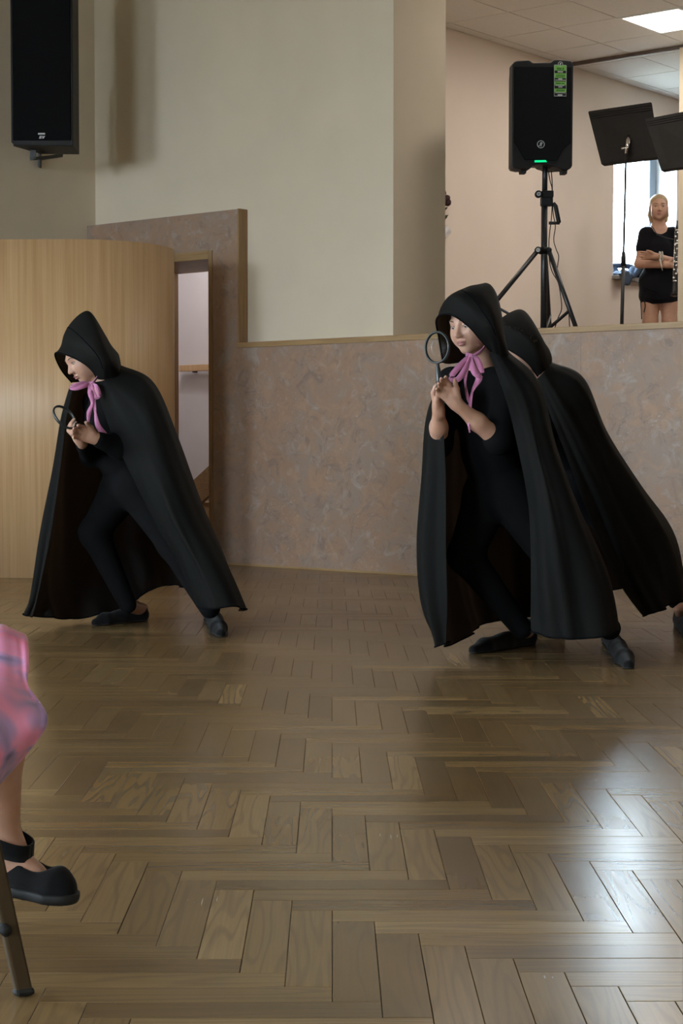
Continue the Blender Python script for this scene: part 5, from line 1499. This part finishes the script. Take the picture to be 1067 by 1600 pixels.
# ------------------------------------------------------------------ girl standing on the stage
def stage_girl():
    Y = 15.3
    def P(x, y, d=0.0): return W(x, y, Y + d)
    foot = Vector((P(1030, 500).x, Y, Z_STAGE))
    t = thing('person', 'person in short black dress standing on the stage with folded arms', 'person', foot)
    hd = Head(P(1029, 324.5, -.02), (-.10, -1, -.03), (0, 0, 1), 1.0)
    nb = P(1029, 354, .02); shL, shR = P(1009, 366, .02), P(1051, 366, .02)
    chest, belly, pelv = P(1030, 385, 0), P(1030, 412, 0), P(1030, 444, .01)
    hipA, hipB = P(1017, 450, .01), P(1044, 450, .01)
    elL, elR = P(998.5, 412, -.05), P(1062, 412, -.05)
    wrL, wrR = P(1042, 414, -.19), P(1024, 400.5, -.20)
    b = Body(); hd.prims(b)
    b.cone(hd.at(0, -.01, -.06), nb, .046, .052, .03)
    b.cone(nb, chest, .05, .09, .05); b.cone(shL, shR, .05, .05, .05)
    b.ell((chest + belly) / 2, (.135, .095, .16)); b.ell(pelv, (.155, .11, .13), None, .06)
    limb(b, [shL, elL], [.048, .040]); limb(b, [elL, wrL], [.040, .027], .02)
    limb(b, [shR, elR], [.048, .040]); limb(b, [elR, wrR], [.040, .027], .02)
    hand(b, wrR, (-1, -.05, .08), (0, .3, -1), 1.0, curl=(8, 14, 12), thumb=(.8, .4))
    hand(b, wrL, (1, .25, .1), (0, -.3, -1), 1.0, curl=(10, 18, 14), thumb=(.8, .4), flip=-1)
    for hp, kx in ((hipA, 1016), (hipB, 1046)):
        kn_, an = P(kx, 503, -.01), P(kx + 1, 568, .02)
        limb(b, [hp, kn_, (kn_ * .6 + an * .4), an], [.092, .062, .056, .038])
        b.cone(an, Vector((an.x, an.y, Z_STAGE + .05)), .036, .036, .02)
    sdf_obj('body', b, .0055, M_SKIN2, t)
    hd.features(t)
    dr = Body()
    dr.cone(P(1029, 364, .02), chest, .062, .1, .05); dr.cone(shL, shR, .055, .055, .05)
    dr.ell((chest + belly) / 2, (.150, .108, .17)); dr.ell(P(1030, 440, .01), (.180, .135, .15), None, .06)
    dr.ell(P(1030, 462, .01), (.178, .14, .12), None, .05)
    limb(dr, [shL, shL + (elL - shL) * .48], [.062, .062]); limb(dr, [shR, shR + (elR - shR) * .48], [.062, .062])
    dr.plane(P(1030, 475, 0), Vector((.09, 0, -1)))
    dr.plane(P(1029, 360.5, 0), Vector((0, -.55, 1)) * 1.0) if False else None
    dress = sdf_obj('dress', dr, .007, M_DRESS, t)
    for k in range(6):
        ribbon('gather', [P(1006 + k * 1.5, 446 + k * 3.4, -.09), P(1014 + k * 2, 452 + k * 3.0, -.122), P(1026 + k * 2.2, 455 + k * 2.6, -.126)], [.004, .014, .003], M_DRESS, dress, (0, -.3, 1), 4, .003)
    ribbon('tie_string', [P(1003, 455, -.07), P(1001, 470, -.08), P(1002, 485, -.07), P(1002.5, 499, -.07)], .008, M_DRESS, dress, (1, 0, 0), 4, .002)
    ribbon('tie_string', [P(1006, 468, -.09), P(1008, 478, -.1), P(1006, 488, -.1)], .008, M_DRESS, dress, (1, 0, 0), 4, .002)
    hr = Body()
    hr.ell(hd.at(0, -.022, .040), (.082, .094, .080), hd.R)
    hr.ell(hd.at(0, -.070, -.02), (.065, .05, .09), hd.R, .03)
    hr.ell(hd.at(0, .075, -.030), (.070, .085, .090), hd.R, .012, 'sub')
    for q in (-1, 1): hr.chain([hd.at(q * .072, -.02, -.005), hd.at(q * .070, -.04, -.06), hd.at(q * .060, -.03, -.105), hd.at(q * .052, -.01, -.13)], [.012, .017, .015, .007], .02)
    sdf_obj('hair', hr, .005, M_BLOND, t)
    ringc = wrR + Vector((.035, 0, 0))
    for k, o in enumerate((0, .02)):
        c = ringc + Vector((o, 0, 0)); bm = bmesh.new()
        for i in range(18):
            a = 2 * math.pi * i / 18
            bmesh.ops.create_icosphere(bm, subdivisions=1, radius=.0075, matrix=Matrix.Translation(c + Vector((0, .036 * math.cos(a), .036 * math.sin(a)))))
        bm_obj('bracelet', bm, M_BEAD, t, True)
    ribbon('bracelet_tassel', [P(1031, 405, -.25), P(1033, 414, -.26), P(1035, 423, -.25)], [.014, .012, .004], M_BEAD, t, (1, 0, 0), 4, .002)
    tube('neck_strap', [P(1017, 352, -.02), P(1021, 357, -.07), P(1026, 366, -.11), P(1040, 372, -.14), P(1052, 374, -.15)], .004, M_CABLE, t, 6)
    for kx in (1016, 1046):
        p = P(kx + 1, 568, .02)
        shoe(t, Vector((p.x, p.y + .05, Z_STAGE + .001)), Vector((p.x - .01, p.y - .19, Z_STAGE + .001)), s=1.1)
    return t
stage_girl()
# woodwind hanging from her neck strap
def P2(x, y, d): return W(x, y, 15.3 + d)
ca, cb = P2(1058, 345, -.20), P2(1053, 462, -.32)
cl = thing('clarinet', 'black woodwind with silver keys hanging at the standing girl\'s side', 'clarinet', cb)
dirc = (cb - ca)
tube('tube', [ca, ca + dirc * .08, ca + dirc * .09, ca + dirc * .82, ca + dirc * .93, cb], [.008, .010, .0145, .0155, .018, .032], M_EBONY, cl, 14)
for fr in (.12, .30, .55, .80):
    tube('ferrule', [ca + dirc * fr, ca + dirc * (fr + .018)], .0175, M_SILVER, cl, 14)
r_ = random.Random(2)
for k in range(12):
    p = ca + dirc * (.16 + .055 * k) + Vector((-.012 if k % 2 else .006, -.016, 0))
    bm = bmesh.new(); bmesh.ops.create_icosphere(bm, subdivisions=2, radius=.010, matrix=Matrix.Translation(p) @ Matrix.Diagonal((1, .45, 1, 1)))
    bm_obj('key', bm, M_SILVER, cl, True)
tube('key_rod', [ca + dirc * .15 + Vector((-.017, -.014, 0)), ca + dirc * .8 + Vector((-.017, -.014, 0))], .0028, M_SILVER, cl, 6)

# ------------------------------------------------------------------ chair at the lower left with a seated child
fN = G(38, 1556); seatz = 0.43
def chair():
    t = thing('chair', 'brown metal chair whose splayed front leg stands at the lower left', 'chair', (fN.x - .25, fN.y + .15, 0))
    xF, xB = fN.x - .075, fN.x - .47; yN, yF = fN.y + .03, fN.y + .40
    def flat_leg(top, foot, nm='leg'):
        top, foot = Vector(top), Vector(foot); dr_ = (foot - top).normalized()
        b = bar(nm, top, foot - dr_ * .006, .0125, .009, M_CHAIRMETAL, t)
        md = b.modifiers.new('round', 'BEVEL'); md.width = .004; md.segments = 2
        f = bar('rubber_foot', foot - dr_ * .012, foot, .0145, .011, M_RUBBER, b)
        mf = f.modifiers.new('round', 'BEVEL'); mf.width = .005; mf.segments = 2
        return b
    legs = [flat_leg((xF, yN + .02, seatz - .01), (fN.x, fN.y, .001)), flat_leg((xF, yF - .02, seatz - .01), (fN.x, yF + .03, .001)),
            flat_leg((xB, yN + .02, seatz - .01), (xB - .09, yN, .001)), flat_leg((xB, yF - .02, seatz - .01), (xB - .09, yF + .03, .001))]
    zb = W(11, 1447, fN.y).z
    pb = W(9.5, 1447, fN.y + .005)
    tube('bolt', [pb + Vector((-.002, -.014, 0)), pb + Vector((-.002, .016, 0))], .0085, M_RUBBER, legs[0], 10)
    tube('cross_brace', [(pb.x, pb.y + .015, zb), (pb.x, yF + .02, zb)], .008, M_CHAIRMETAL, t, 10)
    tube('cross_brace', [(xB - .05, yN, .2), (xB - .05, yF + .02, .2)], .008, M_CHAIRMETAL, t, 10)
    bm = bmesh.new(); add_box(bm, xB - .02, xF + .02, yN, yF, seatz - .005, seatz + .02, None, .01)
    bm_obj('seat', bm, M_SEATPAD, t)
    for y in (yN + .015, yF - .015): tube('back_post', [(xB, y, seatz), (xB - .10, y, seatz + .42)], .011, M_CHAIRMETAL, t, 10)
    bm = bmesh.new(); add_box(bm, -.012, .012, yN + .02, yF - .02, -.09, .09, Matrix.Translation((xB - .085, 0, seatz + .33)) @ Matrix.Rotation(-.23, 4, 'Y'), .008)
    bm_obj('backrest', bm, M_SEATPAD, t)
    Mr = Matrix.Translation(fN) @ Matrix.Rotation(.50, 4, 'Z') @ Matrix.Translation(-fN)      # turn the chair about its visible leg
    t.location = Mr @ t.location; t.rotation_euler.z = .50
    return t
chair()
def seated_child():
    def P(x, y, Yd): return W(x, y, Yd)
    t = thing('person', 'person in a pink galaxy-print dress seated at the left edge with one black shoe hanging', 'person', P(-250, 1090, 2.76))
    hip = P(-330, 1045, 2.70); hip2 = P(-330, 1045, 2.84)
    kn_, an = P(-18, 1085, 2.73), P(3, 1325, 2.745)
    kn2, an2 = P(-30, 1085, 2.87), P(-140, 1300, 2.90)
    chest = P(-335, 830, 2.77); nb = P(-325, 740, 2.77); bel = P(-340, 940, 2.77)
    hd = Head(P(-300, 640, 2.77), (1, .05, -.1), (0, 0, 1), .90)
    b = Body(); hd.prims(b)
    b.cone(hd.at(0, -.02, -.05), nb, .036, .042, .03)
    b.cone(nb, chest, .04, .085, .05); b.cone(P(-335, 770, 2.66), P(-335, 770, 2.88), .04, .04, .04)
    b.cone(chest, bel, .088, .085, .05); b.cone(bel, (hip + hip2) / 2, .085, .09, .05)
    for y0 in (2.63, 2.91):
        sh = P(-335, 775, y0); el = P(-300, 930, y0); wr = P(-180, 985, y0 + (.06 if y0 < 2.7 else -.06))
        limb(b, [sh, el, wr], [.036, .030, .019], .02)
        hand(b, wr, (1, 0, -.12), (0, -1 if y0 > 2.7 else 1, 0), .72, curl=(12, 20, 16), flip=1 if y0 < 2.7 else -1)
    limb(b, [hip, kn_, (kn_ * .65 + an * .35), an], [.074, .050, .046, .027], .02)
    limb(b, [hip2, kn2, (kn2 * .65 + an2 * .35), an2], [.074, .050, .046, .027], .02)
    hl, to = P(-30, 1377, 2.765), P(116, 1407, 2.70)
    hl2, to2 = P(-185, 1355, 2.93), P(-50, 1390, 2.87)
    for a_, h_, o_ in ((an, hl, to), (an2, hl2, to2)):
        f = (o_ - h_).normalized(); u = (Z3 - f * f.z).normalized()
        b.cone(a_, h_ + f * .028 + u * .028, .027, .024, .02); b.cone(h_ + f * .03 + u * .026, o_ - f * .03 + u * .014, .023, .013, .02)
        b.cone(a_ + f * .006, h_ + f * .09 + u * .030, .022, .017, .03)
    sdf_obj('body', b, .0045, M_SKIN, t)
    hd.features(t)
    hb = Body(); hb.ell(hd.at(0, -.02, .035), (.078, .092, .082), hd.R); hb.ell(hd.at(0, -.08, -.05), (.05, .04, .11), hd.R, .03)
    hb.ell(hd.at(0, .08, -.035), (.062, .08, .085), hd.R, .015, 'sub'); sdf_obj('hair', hb, .005, M_BROWNHAIR, t)
    bod = Body(); bod.cone(P(-330, 790, 2.77), chest, .06, .095, .04); bod.cone(chest, bel, .096, .094, .04); bod.cone(bel, (hip + hip2) / 2, .094, .11, .05)
    bod.cone(P(-335, 775, 2.64), P(-335, 775, 2.90), .045, .045, .03)
    sdf_obj('bodice', bod, .007, M_GALAXY, t)
    ribs = [
        [(-8, 1205, 2.66), (28, 1165, 2.62), (40, 1120, 2.63), (26, 1060, 2.66), (24, 1012, 2.74), (20, 1020, 2.86), (10, 1140, 2.95)],
        [(2, 1222, 2.64), (52, 1162, 2.61), (70, 1122, 2.61), (44, 1075, 2.655), (37, 1001, 2.74), (30, 1012, 2.90), (20, 1150, 2.97)],
        [(-40, 1252, 2.60), (-8, 1180, 2.56), (5, 1110, 2.58), (-2, 1056, 2.65), (-5, 988, 2.76), (-8, 1002, 2.93), (-12, 1150, 3.00)],
        [(-90, 1262, 2.56), (-70, 1190, 2.535), (-62, 1110, 2.545), (-60, 1035, 2.64), (-60, 985, 2.77), (-60, 1005, 2.94), (-62, 1150, 3.01)],
        [(-200, 1225, 2.55), (-190, 1160, 2.54), (-185, 1090, 2.56), (-185, 1000, 2.63), (-185, 968, 2.77), (-185, 990, 2.92), (-190, 1130, 2.99)],
        [(-320, 1160, 2.56), (-318, 1110, 2.56), (-316, 1060, 2.58), (-315, 990, 2.64), (-315, 950, 2.77), (-315, 980, 2.90), (-318, 1100, 2.97)],
        [(-430, 1120, 2.60), (-430, 1080, 2.60), (-430, 1040, 2.61), (-430, 980, 2.66), (-430, 945, 2.77), (-430, 970, 2.88), (-430, 1070, 2.94)]]
    sk, S = sheet([px(r) for r in ribs], 7, 6, .007, 4, .004, M_GALAXY, 'skirt', t, 5.0, 0.2)
    for h_, o_, a_ in ((hl, to, an), (hl2, to2, an2)):
        f = (o_ - h_); L = f.length; f.normalize(); u = (Z3 - f * f.z).normalized(); s = .80
        q = Body()
        q.cone(h_ + f * .026 * s + u * .026, h_ + f * L * .5 + u * .025, .031 * s, .033 * s, .02)
        q.cone(h_ + f * L * .5 + u * .024, h_ + f * L * .80 + u * .018, .033 * s, .035 * s, .02)
        q.cone(h_ + f * L * .80 + u * .016, h_ + f * (L - .02) + u * .012, .033 * s, .022 * s, .02)
        q.cone(h_ + f * .024 + u * .03, h_ + f * .034 + u * .085, .029, .031, .02)
        q.ell(h_ + f * (L * .60) + u * .062, (.034, .030, .030), np.array([[f[i], f.cross(u)[i], u[i]] for i in range(3)]), .006, 'sub')
        q.plane(h_, -u); q.plane(h_ + u * .083 + f * .03, u - f * .35)
        so_ = sdf_obj('shoe', q, .0035, M_SHOE, t)
        z = Body()
        z.cone(h_ + f * .028 * s + u * .006, h_ + f * L * .5 + u * .006, .036 * s, .036 * s, .02)
        z.cone(h_ + f * L * .5 + u * .006, h_ + f * L * .80 + u * .006, .036 * s, .041 * s, .02)
        z.cone(h_ + f * L * .80 + u * .006, h_ + f * (L - .02) + u * .006, .040 * s, .027 * s, .02)
        z.plane(h_ - u * .006, -u); z.plane(h_ + u * .011, u)
        sdf_obj('sole', z, .0035, M_RUBBER, so_)
        r_ = f.cross(u); c = a_ + f * .012 + u * .010
        ribbon('strap', [c + (f * math.cos(k * .5236) * (.040 if math.cos(k * .5236) > 0 else .030) + r_ * math.sin(k * .5236) * .033) - u * .010 * math.cos(k * .5236) for k in range(13)], .026, M_SHOE, so_, u, 3, .0018)
        ribbon('strap', [c - f * .02 - r_ * .031 - u * .01, c + f * .004 - r_ * .034 - u * .025, c + f * .02 - r_ * .034 - u * .045], .022, M_SHOE, so_, f, 4, .0018)
    return t
seated_child()
